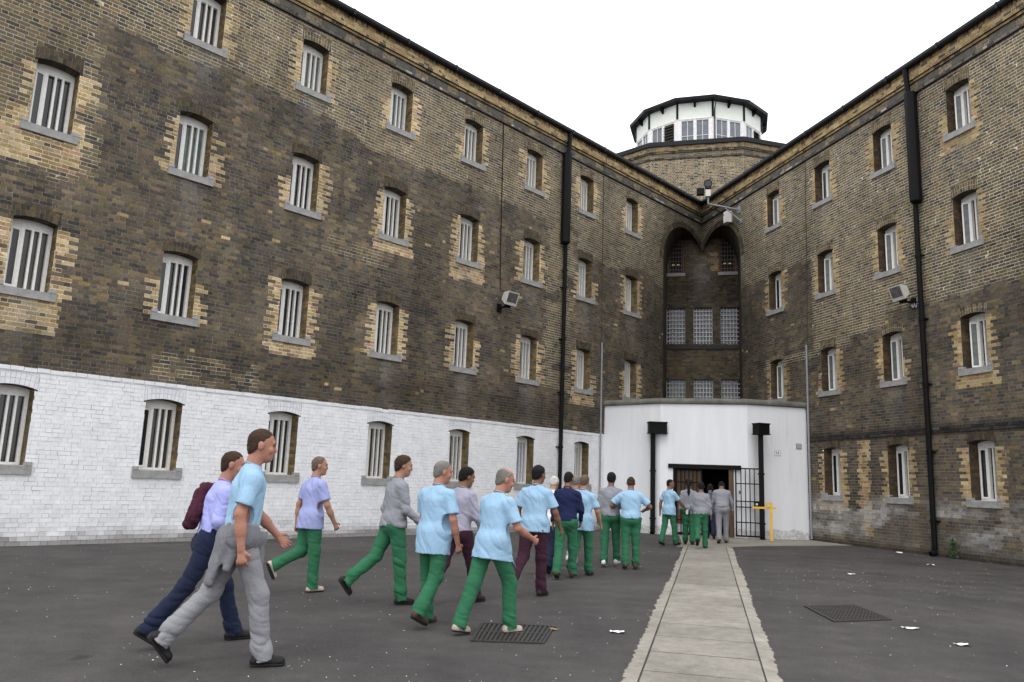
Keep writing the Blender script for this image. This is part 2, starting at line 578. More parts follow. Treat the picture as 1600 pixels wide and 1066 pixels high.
b = -34.6
seams = [-29.0, -28.1, -27.264, -26.454, -25.643, -24.812, -23.902, -23.1, -22.246, -20.89, -19.6, -18.2, -16.6, -15.0, -13.4, -11.7]
for i in range(len(seams) - 1):
    f = (seams[i] + 30) / 18
    pslab(seams[i] + .011, seams[i + 1] - .011, -.268 - .04 * min(1, max(0, f)) + .0, .672 - .02 * f)
pslab(-34.9, -29.012, -.268, .672)
for sgn, inner, outer in ((-1, -.285, -.40), (1, .69, .81)):
    V = []; Q = []; n = 1500
    for i in range(n):
        b = -35 + (35 - 11.75) * i / (n - 1)
        o_ = outer + sgn * ((vn(b * .7, 5.0 * sgn) - .5) * .04 + (vn(b * 4.3, 3.0 * sgn) - .5) * .02 + (vn(b * 13, 9.0 * sgn) - .5) * .025 + (vn(b * 31, 2.0 * sgn) - .5) * .03)
        inn = inner - (.04 * max(0, (b + 30) / 18) if sgn < 0 else .02 * max(0, (b + 30) / 18))
        V += [PB(b, inn, .014), PB(b, o_, .007), PB(b, o_ + sgn * .006, -.002)]
        if i: k = 3 * i; Q += [(k - 3, k - 2, k + 1, k), (k - 2, k - 1, k + 2, k + 1)]
    part('kerb_strip', V, Q, M_CONC2, pth)

# concrete apron in front of the gatehouse
ap = MB()
poly = [(-12.6, -.60), (-11.75, .05), (-11.55, .80), (-10.4, 1.6), (-8.5, 3.75), (-6.35, 6.0), (-5.6, 5.95), (-5.2, 2.9), (-5.2, -1.7), (-7.1, -1.45), (-7.3, -.72), (-11.3, -.50)]
ap.prism([PB(b_, s_)[:2] for b_, s_ in poly], -.01, .008)
apo = link('apron', mesh_from('apron', ap.V, ap.Q, M_CONC), kind='structure')

# ================================================================ cell blocks
OPW = 0.78
SB = [1.30, 4.60, 7.85, 11.02]
ZT = [2.88, 6.11, 9.36, 12.45]
REV = 0.30
LS = [28.22, 25.357, 22.493, 19.629, 16.765, 13.901, 11.037, 8.173, 5.309]
RS = [5.38, 8.239, 11.098, 13.956, 16.82]
LWIN = [(-s, r) for s in LS for r in range(4) if not (s < 6 and r == 0)]
RWIN = [(s, r) for s in RS for r in range(4) if not (s < 6 and r == 0)]
WHITE_TOP = 3.29
ARC_C, ARC_R, ARC_Z = 1.40, 1.70, 10.67
RISE, RING = 0.075, 0.118


def cutter(wins, arch_sign):
    def cut(z):
        g = []
        for xc, r in wins:
            if SB[r] + .05 <= z < ZT[r]:
                g.append((xc - OPW / 2, xc + OPW / 2))
            elif ZT[r] <= z < ZT[r] + .315:
                g.append((xc - OPW / 2 - .05, xc + OPW / 2 + .05))
        # big arch of the recess with two rings
        R2 = ARC_R + .25
        if z < ARC_Z:
            lo, hi = 0, ARC_C + (ARC_R if z < ARC_Z - .0 else R2)
        elif z < ARC_Z + R2:
            h = math.sqrt(R2 ** 2 - (z - ARC_Z) ** 2)
            lo, hi = max(0, ARC_C - h), ARC_C + h
        else:
            lo = hi = None
        if hi is not None:
            g.append((lo - .01, hi) if arch_sign > 0 else (-hi, -lo + .01))
        return g
    return cut


def quoin_mask(x, z, wins, wide, seed, lowp):
    m = np.zeros(len(x), bool)
    row = np.floor(z / COURSE).astype(int)
    rr = random.Random(seed)
    for xc, r in wins:
        lo = SB[r] - (rr.uniform(.25, .45) if rr.random() < lowp else -.02)
        for sgn in (-1, 1):
            hi = ZT[r] - rr.uniform(0, .1) if rr.random() < .78 else SB[r] + rr.uniform(.75, 1.1)
            tw = np.where(row % 2 == 0, wide, wide * .45) + wide * .75 * (vn(row * .37, np.full(len(x), xc * 3.3 + sgn), seed) - .45)
            dx = (x - xc) * sgn - OPW / 2
            m |= (dx > -.05) & (dx < tw) & (z > lo) & (z < hi)
        if lo < SB[r] - .1:
            m |= (np.abs(x - xc) < OPW / 2 + wide * .9) & (z > lo) & (z < SB[r] + .05)
    return m


def arch_head(bk, fr, xc, r, cbrick, cmort, painted=False):
    """segmental arch of two half-brick rings over a window, the soffit and jambs"""
    hw = OPW / 2 + .05; zt = ZT[r]; top = zt + .335
    n = 11
    zi = lambda u: zt + RISE * (1 - min(1, abs(u) / hw) ** 2)
    sol = []; cols = []
    for ring in range(2):
        for k in range(n):
            a0 = -hw + 2 * hw * k / n; a1 = -hw + 2 * hw * (k + 1) / n
            f0 = 1 + .05 * ring; f1 = 1 + .05 * (ring + 1)
            q = []
            d = random.uniform(0, .004)
            g_ = .006
            for (u, ring_z, f) in ((a0 + g_, ring * RING + g_, f0), (a1 - g_, ring * RING + g_, f0), (a1 - g_, (ring + 1) * RING - g_, f1), (a0 + g_, (ring + 1) * RING - g_, f1)):
                ff = f if abs(u) < hw * .97 else 1
                q.append((xc + u * ff * (1 if ring == 0 else .99), zi(u) + ring_z))
            sol.append([fr.P(x, z, d) for x, z in q] + [fr.P(x, z, -.02) for x, z in q]); cols.append(cbrick())
    n2 = 5
    for k in range(n2):
        a0 = -hw + 2 * hw * k / n2 + .006; a1 = -hw + 2 * hw * (k + 1) / n2 - .006
        q = [(xc + a0, zi(a0) + 2 * RING + .006), (xc + a1, zi(a1) + 2 * RING + .006), (xc + a1, top - .004), (xc + a0, top - .004)]
        if q[2][1] - min(q[0][1], q[1][1]) < .02: continue
        q = [(x, min(z, top - .004)) for x, z in q]
        sol.append([fr.P(x, z, .001) for x, z in q] + [fr.P(x, z, -.02) for x, z in q]); cols.append(cbrick())
    bk.solids(np.array(sol), np.array(cols), np.full(len(sol), painted))
    # mortar bed behind the voussoirs, soffit
    V = []; cc = []
    m = 10
    for k in range(m):
        u0 = -hw + 2 * hw * k / m; u1 = -hw + 2 * hw * (k + 1) / m
        V.append([fr.P(xc + u0, zi(u0), -.0035), fr.P(xc + u1, zi(u1), -.0035), fr.P(xc + u1, top + .05, -.0035), fr.P(xc + u0, top + .05, -.0035)]); cc.append(cmort)
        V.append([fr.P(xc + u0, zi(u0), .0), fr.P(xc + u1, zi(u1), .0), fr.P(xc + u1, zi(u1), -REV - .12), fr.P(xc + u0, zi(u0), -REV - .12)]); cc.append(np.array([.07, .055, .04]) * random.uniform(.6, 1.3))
    bk.Mv.append(np.array(V)); bk.Mc.append((np.array(cc, np.float32), np.full(len(V), painted) & (np.arange(len(V)) % 2 == 0)))


def jambs(bk, fr, xc, r, pal, mcol):
    for sgn in (-1, 1):
        o = fr.P(xc + sgn * OPW / 2, 0.0, 0.0)
        jf = Fr(o, -fr.n[:2], -sgn * fr.ex[:2])
        cells = rows(0.0, REV + .1, SB[r] + .16, ZT[r] + .04)
        bk.field(jf, cells, pick(len(cells), *pal), np.tile(mcol, (len(cells), 1)), depth=.008, dmax=.003, base=-.004)


def soot(c, x, z, amt):
    return c * (1 - amt[:, None])


def block(fr, sign, wins, xa, xb, kind, root):
    bk = Bricks()
    cells = rows(xa, xb, 0.0, 12.94, cutter(wins, sign))
    x = (cells[:, 0] + cells[:, 1]) / 2; z = (cells[:, 2] + cells[:, 3]) / 2; s = np.abs(x)
    n = len(cells)
    nz = fbm(s * .35, z * .35, 3); nz2 = fbm(s * 1.3, z * 1.3, 9); nf = vn(s * 5, z * 12, 21)
    bc = pick(n, *DIRTY, jitter=.13); mc = np.tile(M_DK, (n, 1)) * (1 + .35 * (vn(s * .9, z * .9, 5)[:, None] - .5))
    warm = (nz2 - .45)[:, None]
    bc = bc * (1 + 1.15 * np.clip(warm, -.35, .35) * np.array([1.1, 1.0, .8])) * np.array([.97, .99, 1.13])
    if kind == 'L':
        lt = (z > 10.55 + (nz - .5) * 1.6 + .25 * (nf - .5)) & (s < 25.5)
        lt |= (s > 24.6 + (nz - .5) * 1.2 + (nf - .5) * .3) & (z > 7.0 + (nz2 - .5) * 1.5)
        lt |= (np.abs(s - 9.55) < .75 + (nf - .5) * .55) & (z > 4.6) & (nz2 > .3)
        lt |= (s < 8.6) & (z > 9.7 + (nz - .5) * 2)
        lt |= (np.abs(s - 17.8) < 1.1) & (np.abs(z - 7.3) < .28) & (nf > .35)
        lt |= (np.abs(s - 21.6) < 1.2) & (np.abs(z - 3.65) < .26) & (nf > .45)
    else:
        zb = np.where(s > 10.9, 6.75, np.where(s > 9.2, 6.45, np.where(s > 7.5, 6.05, 9.35))) + (nf - .5) * .25
        lt = (z > zb)
        lt |= (s < 7.6) & (s > 4.7) & (np.abs(z - 6.12) < .13)
    c2 = pick(n, *CLEAN, jitter=.13)
    if kind == 'R': c2 *= .95
    bc = np.where(lt[:, None], c2, bc)
    ml = M_LT * ((.80 if kind == 'R' else .62) + .36 * vn(s * .8, z * .8, 31)[:, None])
    mc = np.where(lt[:, None], ml, mc)
    if kind == 'L':
        qm = quoin_mask(x, z, [(a, r) for a, r in wins if r > 0], .30, 5, .12)
        for a, r in wins:      # rebuilt patches of pale brick below some sills
            if r in (1, 2) and -26 < a < -25:
                qm |= (x > a - 1.0) & (x < a + .62) & (z > SB[r] - .62) & (z < SB[r] + .05)
        qc = pick(n, *PALE)
    else:
        qm = quoin_mask(x, z, wins, .27, 8, .25)
        sp = (np.abs(s - 9.72 - .1 * (vn(z * 3, z * 0 + 2, 3) - .5)) < np.where(np.floor(z / COURSE).astype(int) % 3 == 0, .30, .19)) & (z < 3.15) & (z > .35)
        qm |= sp
        qc = pick(n, *PALE) * .92
    bc = np.where(qm[:, None], qc, bc)
    mq = M_PL if kind == 'L' else np.array([.42, .35, .23])
    mc = np.where(qm[:, None], mq * (.85 + .3 * vn(s * 2, z * 2, 2)[:, None]), mc)
    # grime of its own shape: soot round the recess, run-off streaks, tide line, lime bloom
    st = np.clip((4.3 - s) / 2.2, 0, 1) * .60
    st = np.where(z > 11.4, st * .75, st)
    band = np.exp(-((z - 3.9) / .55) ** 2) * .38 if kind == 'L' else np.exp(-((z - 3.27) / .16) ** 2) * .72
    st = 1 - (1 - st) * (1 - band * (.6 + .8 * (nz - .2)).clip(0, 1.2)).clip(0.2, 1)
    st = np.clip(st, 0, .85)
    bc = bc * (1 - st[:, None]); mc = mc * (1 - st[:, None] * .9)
    for a, r in wins:
        if random.random() < .45:
            w_ = np.exp(-((x - a) / .3) ** 2) * np.clip((z - (SB[r] - 1.5)) / 1.2, 0, 1) * (z < SB[r]) * (.12 + .5 * nf)
            w_ = w_[:, None] * .55
            bc = bc * (1 - w_) + np.array([.27, .265, .25]) * w_
            mc = mc * (1 - w_) + np.array([.30, .295, .28]) * w_
    if kind == 'R':
        bl = np.clip((fbm(s * 1.1, z * 2.4, 44) - .38) * 6, 0, 1) * np.clip((1.55 - z) / .5, 0, 1) * np.clip((z - .12) / .3, 0, 1) * (s > 6)
        bl = (bl * rng.uniform(.35, 1, n))[:, None] * .85
        bc = bc * (1 - bl) + np.array([.46, .455, .44]) * bl
        mc = mc * (1 - bl) + np.array([.42, .41, .39]) * bl
        lo = np.clip((1.5 - z) / 1.2, 0, 1)[:, None] * .35
        bc = bc * (1 - lo) + np.array([.115, .105, .085]) * lo
        # sooty brick painted strip over the string course
    pt = np.zeros(n, bool)
    dmin = np.zeros(n)
    if kind == 'L':
        pt = z < WHITE_TOP
        wv = .795 + .035 * rng.random(n) + .05 * (nz - .5)
        gr = np.clip((.75 - z) / .7, 0, 1) * np.clip((fbm(s * 2.6, z * 5, 66) - .36) * 2.4, 0, 1) * .75
        gr = np.maximum(gr, np.clip((.26 + .25 * (nz2 - .5) - z) / .16, 0, 1) * .95)
        wc = wv[:, None] * np.array([.99, .99, 1.0]) * (1 - .70 * gr[:, None] * np.array([.95, .98, 1.0]))
        bc = np.where(pt[:, None], wc, bc)
        crk = rng.random(n)
        mw = np.where(crk < .10, .30, np.where(crk < .24, .58, .77))[:, None] * np.array([.985, .985, 1.0]) * (1 - .85 * gr[:, None])
        mc = np.where(pt[:, None], mw, mc)
    # tide of dirt at the very foot
    ft = np.clip((.22 - z) / .2, 0, 1)[:, None] * .6
    bc = np.where(pt[:, None], bc, bc * (1 - ft)); mc = np.where(pt[:, None], mc, mc * (1 - ft))
    lightm = (lt | qm) & ~pt
    dkm = ~lightm & ~pt
    drip = (fbm(s * 3.3, z * .22, 71) - .5) * .55 + (fbm(s * .45, z * .4, 72) - .5) * .5
    odd = rng.random(n) < .005
    bc = np.where((odd & dkm)[:, None], pick(n, *PALE) * .9, bc)
    bc = np.where(pt[:, None], bc, bc * (1 + drip)[:, None]); mc = np.where(pt[:, None], mc, mc * (1 + drip * .7)[:, None])
    bk.field(fr, cells[lightm], bc[lightm], mc[lightm], j=.0175, jx=.011, depth=.0012, dmax=.003)
    bk.field(fr, cells[dkm], bc[dkm], mc[dkm], j=.0135, depth=.003)
    if pt.any():
        bk.field(fr, cells[pt], bc[pt], mc[pt], j=.008, depth=.004, base=.004, dmax=.008, painted=pt[pt])
    for xc, r in wins:
        lit = lambda pal=None: pick(1, *CLEAN)[0]
        dk = lambda: pick(1, *DIRTY)[0] * .72
        if kind == 'L':
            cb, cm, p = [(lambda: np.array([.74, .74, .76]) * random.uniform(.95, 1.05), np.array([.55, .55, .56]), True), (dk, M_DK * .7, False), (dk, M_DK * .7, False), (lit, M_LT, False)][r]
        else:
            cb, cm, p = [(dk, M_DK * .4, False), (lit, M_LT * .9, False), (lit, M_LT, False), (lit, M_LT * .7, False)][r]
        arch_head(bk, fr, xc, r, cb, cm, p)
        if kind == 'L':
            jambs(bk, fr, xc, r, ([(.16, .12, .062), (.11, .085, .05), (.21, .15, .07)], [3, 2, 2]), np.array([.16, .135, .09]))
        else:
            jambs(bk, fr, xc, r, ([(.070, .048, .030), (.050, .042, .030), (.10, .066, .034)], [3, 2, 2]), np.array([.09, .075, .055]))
    # rings and soffit of the big recess arch (springs from the jamb, dies into the corner)
    sol = []; cols = []; V = []; cc = []
    a_end = math.acos(-ARC_C / ARC_R) if ARC_C < ARC_R else pi
    for ring in range(2):
        r0 = ARC_R + .122 * ring; r1 = r0 + .116
        nn = 44
        for k in range(nn):
            t0, t1 = pi * k / nn, pi * (k + 1) / nn - .0045
            q = [(ARC_C + rr_ * cos(t), ARC_Z + rr_ * sin(t)) for rr_, t in ((r0, t0), (r0, t1), (r1, t1), (r1, t0))]
            if min(p_[0] for p_ in q) < 0.02: continue
            d = random.uniform(0, .004)
            q = [(sign * a, b_) for a, b_ in q]
            sol.append([fr.P(a, b_, d) for a, b_ in q] + [fr.P(a, b_, -.02) for a, b_ in q])
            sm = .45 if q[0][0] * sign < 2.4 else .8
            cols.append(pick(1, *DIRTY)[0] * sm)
    bk.solids(np.array(sol), np.array(cols))
    nn = 44
    bn = np.array([*bis, 0.0])
    def back(p):
        t = (C2 + bis * .12 - p[:2]) @ bis
        return p + bn * max(t, .0)
    for k in range(nn):
        t0, t1 = pi * k / nn, pi * (k + 1) / nn
        p0 = (max(0, ARC_C + ARC_R * cos(t0)), ARC_Z + ARC_R * sin(t0)); p1 = (max(0, ARC_C + ARC_R * cos(t1)), ARC_Z + ARC_R * sin(t1))
        if p1[0] <= 0: break
        o0 = (max(0, ARC_C + (ARC_R + .30) * cos(t0)), ARC_Z + (ARC_R + .30) * sin(t0)); o1 = (max(0, ARC_C + (ARC_R + .30) * cos(t1)), ARC_Z + (ARC_R + .30) * sin(t1))
        A, B_ = fr.P(sign * p0[0], p0[1], 0.), fr.P(sign * p1[0], p1[1], 0.)
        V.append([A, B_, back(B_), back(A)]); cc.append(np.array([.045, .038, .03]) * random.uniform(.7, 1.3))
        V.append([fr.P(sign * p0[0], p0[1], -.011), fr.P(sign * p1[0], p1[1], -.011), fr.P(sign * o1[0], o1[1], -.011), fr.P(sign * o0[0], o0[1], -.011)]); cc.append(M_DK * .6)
    # jamb of the recess from the wall face back to the rear wall
    xj = ARC_C + ARC_R
    for k in range(int(ARC_Z / .084)):
        z0, z1 = k * ARC_Z / 127, (k + 1) * ARC_Z / 127
        A, B_ = fr.P(sign * xj, z0, 0.), fr.P(sign * xj, z1, 0.)
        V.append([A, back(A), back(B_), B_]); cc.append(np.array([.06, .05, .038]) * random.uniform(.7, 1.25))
    bk.quads(np.array(V), np.array(cc))
    # ---- frieze: panels, ledge, corbelled cornice
    Xs = [xa, xb] if sign < 0 else [0, xb]
    lo_x, hi_x = (xa, 0.0) if sign < 0 else (0.0, xb)
    def strip(z0, z1, d, pal, mcol, dark=1.0, stt=.222, hd_=.105, depth=.003, course=COURSE):
        cl = rows(lo_x, hi_x, z0, z1, None, course=course, st=stt, hd=hd_)
        sx = np.abs(cl[:, 0] + cl[:, 1]) / 2
        dk_ = dark * (1 - .45 * np.clip((3.5 - sx) / 3, 0, 1))
        bk.field(fr, cl, pick(len(cl), *pal) * dk_[:, None], np.tile(mcol, (len(cl), 1)) * dk_[:, None], base=d, depth=depth)
    YEL = ([(.33, .235, .10), (.40, .295, .14), (.26, .18, .085), (.10, .08, .055), (.27, .15, .09)], [5, 4, 3, 1.3, .8])
    strip(12.94, 13.02, .05, ([(.075, .068, .06), (.14, .13, .115), (.045, .042, .038), (.34, .33, .32)], [4, 3, 2, 1.0]), M_DK * 1.6)
    strip(13.02, 13.25, .02, ([(.17, .13, .075), (.13, .10, .065), (.22, .16, .085)], [4, 3, 2]), M_LT * .9)
    strip(13.25, 13.33, .07, YEL, M_PL * .85, .8)
    strip(13.33, 13.585, .115, YEL, M_PL)
    strip(13.585, 13.70, .125, ([(.26, .17, .07), (.14, .10, .06), (.06, .05, .04), (.34, .24, .11)], [4, 3, 2, 2]), M_PL * .55, .9, stt=.052, hd_=.052, course=.115)
    # recessed dark slate panels in the frieze: sunk faces set between proud brick piers
    return bk


def wing_trim(fr, sign, length, root):
    lo, hi = (-length, 0.0) if sign < 0 else (0.0, length)
    # dark panels
    x = .35; k = 0
    while x < min(length, 29):
        mb = MB()
        fr.box(mb, sign * x, sign * (x + .75), 13.04, 13.235, -.02, .032 + .002 * (k % 3))
        mb.make('frieze_panel', M_PANEL, root)
        x += 1.23; k += 1
    mb = MB(); fr.box(mb, lo, hi, 12.915, 12.942, -.02, .062); mb.make('string_course', M_SOOTSTONE, root)
    # undersides closing each projection
    mb = MB()
    for z0, d0, d1 in ((13.248, -.02, .068), (13.331, -.02, .112), (13.583, -.02, .121)):
        fr.box(mb, lo, hi, z0 - .004, z0 + .004, d0, d1)
    mb.make('corbel_bed', M_SOOTSTONE, root)
    # gutter: half-round iron with lip
    V = []; Q = []; prof = [(.125, 13.70), (.20, 13.665), (.265, 13.675), (.295, 13.72), (.30, 13.80), (.285, 13.805), (.27, 13.75), (.13, 13.75)]
    n = max(2, int(length / 1.83))
    for i in range(n + 1):
        xx = lo + (hi - lo) * i / n
        for d, z in prof: V.append(fr.P(xx, z + .004 * sin(i * 2.3), d))
    m = len(prof)
    for i in range(n):
        for k in range(m): Q.append((i * m + k, i * m + (k + 1) % m, (i + 1) * m + (k + 1) % m, (i + 1) * m + k))
    gt = part('gutter', V, Q, M_GUTTER, root)
    for i in range(1, n):
        mb = MB()
        xx = lo + (hi - lo) * i / n
        fr.box(mb, xx - .03, xx + .03, 13.655, 13.815, .12, .306)
        mb.make('gutter_union', M_GUTTER, gt)


M_PANEL = mat('dark_slate_panel', (.085, .076, .062), .85, .4, 6, .3, 60)
M_SOOTSTONE = mat('sooty_string', (.030, .029, .028), .9, .5, 5, .3, 40)


def shell(fr, sign, length, depth, root, name='rear_wall'):
    """far faces and roof so that the block is a closed building"""
    lo, hi = (-length, 0.0) if sign < 0 else (0.0, length)
    mb = MB()
    fr.box(mb, lo, hi, 0, 13.70, -depth - .3, -depth)
    xe = lo if sign < 0 else hi
    fr.box(mb, xe - .15, xe + .15, 0, 13.69, -depth, .0)
    mb.make(name, M_PLAINB, root)
    mb = MB(); fr.box(mb, lo, hi, 13.70, 13.78, -depth, .13); mb.make('roof', M_ROOF, root)


M_PLAINB = mat('plain_brick_far', (.11, .085, .055), .9, .35, 2.5, .3, 30)

left = thing('cell_block', 'long brick cell block with white painted ground floor and barred windows', 'building', (*(C2 - dL * 14), 0), 'prison cell blocks')
right = thing('cell_block', 'brick cell block with bare brown brick down to the ground and tall black pipe', 'building', (*(C2 - dR * 9), 0), 'prison cell blocks')
bkL = block(FL, -1, LWIN, -30.0, 0.0, 'L', left)
bkL.build(left, 300)
bkR = block(FRW, 1, RWIN, 0.0, 19.5, 'R', right)
bkR.build(right, 300)
wing_trim(FL, -1, 30.0, left); wing_trim(FRW, 1, 19.5, right)
shell(FL, -1, 30.0, 9, left); shell(FRW, 1, 19.5, 9, right)
# projecting top course of the white paint, black string over the right block's ground floor
mb = MB()
x = -30.0
tV = []; tC = []
while x < -7.0:
    L = random.uniform(.20, .24)
    h = random.uniform(-.006, .006)
    z0, z1, d = 3.215 + h, 3.292 + h, random.uniform(.016, .026)
    if not any(abs(x - a) < .01 for a, r in LWIN):
        q = [(x + .005, z0), (x + L - .005, z0), (x + L - .005, z1), (x + .005, z1)]
        tV.append([FL.P(a, b_, d) for a, b_ in q] + [FL.P(a, b_, -.01) for a, b_ in q]); tC.append(np.array([.76, .76, .775]) * random.uniform(.94, 1.03))
    x += L
tV = np.array(tV); n = len(tV)
FQ = np.array([(0, 1, 2, 3), (4, 5, 1, 0), (5, 6, 2, 1), (6, 7, 3, 2), (7, 4, 0, 3)])
part('painted_ledge', tV.reshape(-1, 3), (FQ[None] + 8 * np.arange(n)[:, None, None]).reshape(-1, 4), M_PAINT, left, cols=np.repeat(np.array(tC), 8, 0), kind='stuff')
cl = rows(7.05, 19.5, 3.19, 3.345, None)
bs = Bricks(); bs.field(FRW, cl, pick(len(cl), [(.022, .021, .02), (.035, .032, .03), (.05, .045, .04), (.10, .095, .085)], [4, 4, 2, .7]), np.tile(np.array([.035, .033, .03]), (len(cl), 1)), base=.022)
bs.build(right, 0, 'string_course')
mb = MB(); FRW.box(mb, 7.05, 19.5, 3.186, 3.192, -.005, .02); FRW.box(mb, 7.05, 19.5, 3.343, 3.349, -.005, .02); mb.make('string_bed', M_SOOTSTONE, right)

# ================================================================ windows
def window_protos(h):
    """local: x right, y into the wall, z up from the sill bottom; returns meshes"""
    P = {}
    w2 = OPW / 2
    zb, zt = .165, .165 + h
    sl = MB()
    # sill: slightly weathered slab with stooled ends
    V = []
    for x in (-.515, .515):
        V += [(x, .28, -.0), (x, -.055, 0.0), (x, -.060, .155), (x, -.0, .168), (x, .28, .172)]
    sl.add(V, [(0, 1, 2, 3, 4), (9, 8, 7, 6, 5), (1, 0, 5, 6), (2, 1, 6, 7), (3, 2, 7, 8), (4, 3, 8, 9), (0, 4, 9, 5)])
    for sx in (-1, 1):
        sl.abox(min(sx * (w2 + .002), sx * .513), max(sx * (w2 + .002), sx * .513), -.05, .1, .166, .235)
    P['sill'] = sl
    f = MB()
    y0, y1 = REV - .005, REV + .09
    f.abox(-w2, -w2 + .04, y0, y1, zb, zt + .05)
    f.abox(w2 - .065, w2, y0, y1, zb, zt + .05)
    f.abox(-w2 + .04, w2 - .065, y0, y1, zt - .115, zt + .08)
    f.abox(-w2 + .04, w2 - .065, y0, y1, zb, zb + .055)
    f.abox(-w2 + .235, -w2 + .300, y0 - .004, y1, zb + .055, zt - .115)
    P['window'] = f
    bm = MB()
    bm.abox(-.022, .022, REV - .012, REV + .06, zb + .05, zt - .11)
    P['bar'] = bm
    p = MB(); p.abox(-w2 + .03, w2 - .03, y1 - .02, y1 - .008, zb + .02, zt + .07); P['pane'] = p
    # opening leaf: origin at its hinge on the mullion, leaf to -x
    c = MB(); cw = .192; ch0, ch1 = zb + .058, zt - .12
    c.abox(-cw, -cw + .034, -.02, .02, ch0, ch1); c.abox(-.034, 0, -.02, .02, ch0, ch1)
    c.abox(-cw + .034, -.034, -.02, .02, ch0, ch0 + .04); c.abox(-cw + .034, -.034, -.02, .02, ch1 - .04, ch1)
    c.abox(-.014, .02, -.034, -.018, ch0 + .08, ch0 + .16); c.abox(-.014, .02, -.034, -.018, ch1 - .16, ch1 - .08)
    P['casement'] = c
    cp = MB(); cp.abox(-cw + .03, -.03, -.004, .006, ch0 + .03, ch1 - .03); P['casement_pane'] = cp
    return {k: mesh_from(k, np.array(v.V), v.Q, {'sill': M_STONE, 'pane': M_GLASS_D, 'casement_pane': M_GLASS_D, 'casement': M_WHITE}.get(k, M_CREAM)) for k, v in P.items()}


PROTO = [window_protos(ZT[r] - SB[r] - .165) for r in range(4)]


def setmat(o, m):
    o.material_slots[0].link = 'OBJECT'
    o.material_slots[0].material = m


def put_window(fr, xc, r, root, ang, glass=None, cglass=None, label=None, bars=2):
    P = PROTO[r]
    o = fr.P(xc, SB[r], 0.0) - ORG[root.name]
    wn = link('window', P['window'], root, tuple(o), fr.rotz(), label=label)
    link('sill', P['sill'], wn)
    pn = link('pane', P['pane'], wn)
    if glass: setmat(pn, glass)
    w2 = OPW / 2
    gaps0, gaps1 = -w2 + .300, w2 - .065
    for k in range(bars):
        link('bar', P['bar'], wn, (gaps0 + (gaps1 - gaps0) * (k + 1) / (bars + 1), 0, 0))
    hx, hy = -w2 + .236, REV + .018
    cs = link('casement', P['casement'], wn, (hx, hy, 0), RD(ang))
    cp = link('casement_pane', P['casement_pane'], wn, (hx, hy, 0), RD(ang))
    if cglass: setmat(cp, cglass)
    return wn


rw = random.Random(4)
for xc, r in LWIN:
    ang = rw.choice([2, 4, 8, 12])
    gl = rw.choice([None, None, M_GLASS_R, M_GLASS_D])
    cgl = None; lab = None
    if r >= 2: gl = rw.choice([M_GLASS_P, M_GLASS_G, M_GLASS_D, M_GLASS_D, M_GLASS_R, M_GLASS_R])
    s = -xc
    if r == 2 and abs(s - 25.36) < .1: ang = 20; gl = M_GLASS_D
    if r == 1 and abs(s - 25.36) < .1: ang = 14
    if r == 2 and abs(s - 22.49) < .1: gl = M_GLASS_G; ang = 14
    if r == 1 and abs(s - 16.77) < .1: ang = 42; lab = 'barred window with its side casement wide open'
    if r == 1 and abs(s - 13.9) < .1: ang = 35; lab = 'barred window with side casement pushed open'
    if r == 1 and abs(s - 11.04) < .1: ang = 38; cgl = M_GLASS_B; lab = 'barred window with blue cloth behind open casement'
    if r == 0 and abs(s - 11.04) < .1: gl = M_GLASS_B; lab = 'barred window with blue curtain inside'
    if r == 0: gl = gl or M_GLASS_D
    put_window(FL, xc, r, left, ang, gl, cgl, lab)
for xc, r in RWIN:
    ang = rw.choice([14, 22, 30, 36])
    if r == 0: ang = rw.choice([6, 10])
    gl = rw.choice([M_GLASS_D, M_GLASS_R, M_GLASS_P])
    cgl = M_GLASS_P if ang > 20 else None
    put_window(FRW, xc, r, right, ang, gl, cgl)

# ================================================================ the recessed bay between the blocks
bay = thing('stair_bay', 'sooty recessed brick bay with grilled windows under twin arches between the blocks', 'building', (*(C2 + bis * .5), 0))
hwid = (ARC_C + ARC_R) * sin((aL - aR) / 2) + .25
BW = [(-1.12, 10.78, .72, 1.55, 'red'), (1.08, 10.78, .74, 1.55, 'red')]
BW += [(c, 7.60, .80, 1.66, 'grid') for c in (-1.12, .02, 1.15)] + [(c, 4.45, .80, 1.66, 'grid') for c in (-1.12, .02, 1.15)]


def bay_cut(z):
    return [(c - w_ / 2, c + w_ / 2) for c, zb, w_, h, k in BW if zb <= z < zb + h]


bb = Bricks()
cl = rows(-hwid, hwid, 3.5, 13.2, bay_cut)
x = (cl[:, 0] + cl[:, 1]) / 2; z = (cl[:, 2] + cl[:, 3]) / 2
nz = fbm(x * .8, z * .8, 12)
dirt = .50 + .65 * np.clip((nz - .3) * 2, 0, 1)
dirt = np.where(z < 7.4, np.maximum(dirt, .8), dirt)
c_ = pick(len(cl), *DIRTY) * dirt[:, None]
m_ = np.tile(M_DK, (len(cl), 1)) * (.45 * dirt[:, None] + .12)
pale = (x > .40) & (x < .68) & (z > 10.8) & (z < 11.7)
c_[pale] = pick(pale.sum(), *PALE) * .6; m_[pale] = M_PL * .55
runl = (np.exp(-(x / (.22 + .25 * fbm(x * 3, z * 2, 5))) ** 2) * np.clip((11.6 - z) / .8, 0, 1) * np.clip((z - 9.3) / 1.4, 0, 1) * (.3 + .7 * vn(x * 6, z * 9, 3)))[:, None]
c_ = c_ * (1 - .4 * runl) + np.array([.075, .075, .08]) * runl; m_ = m_ + np.array([.05, .05, .055]) * runl
bb.field(FB, cl, c_, m_, depth=.006)
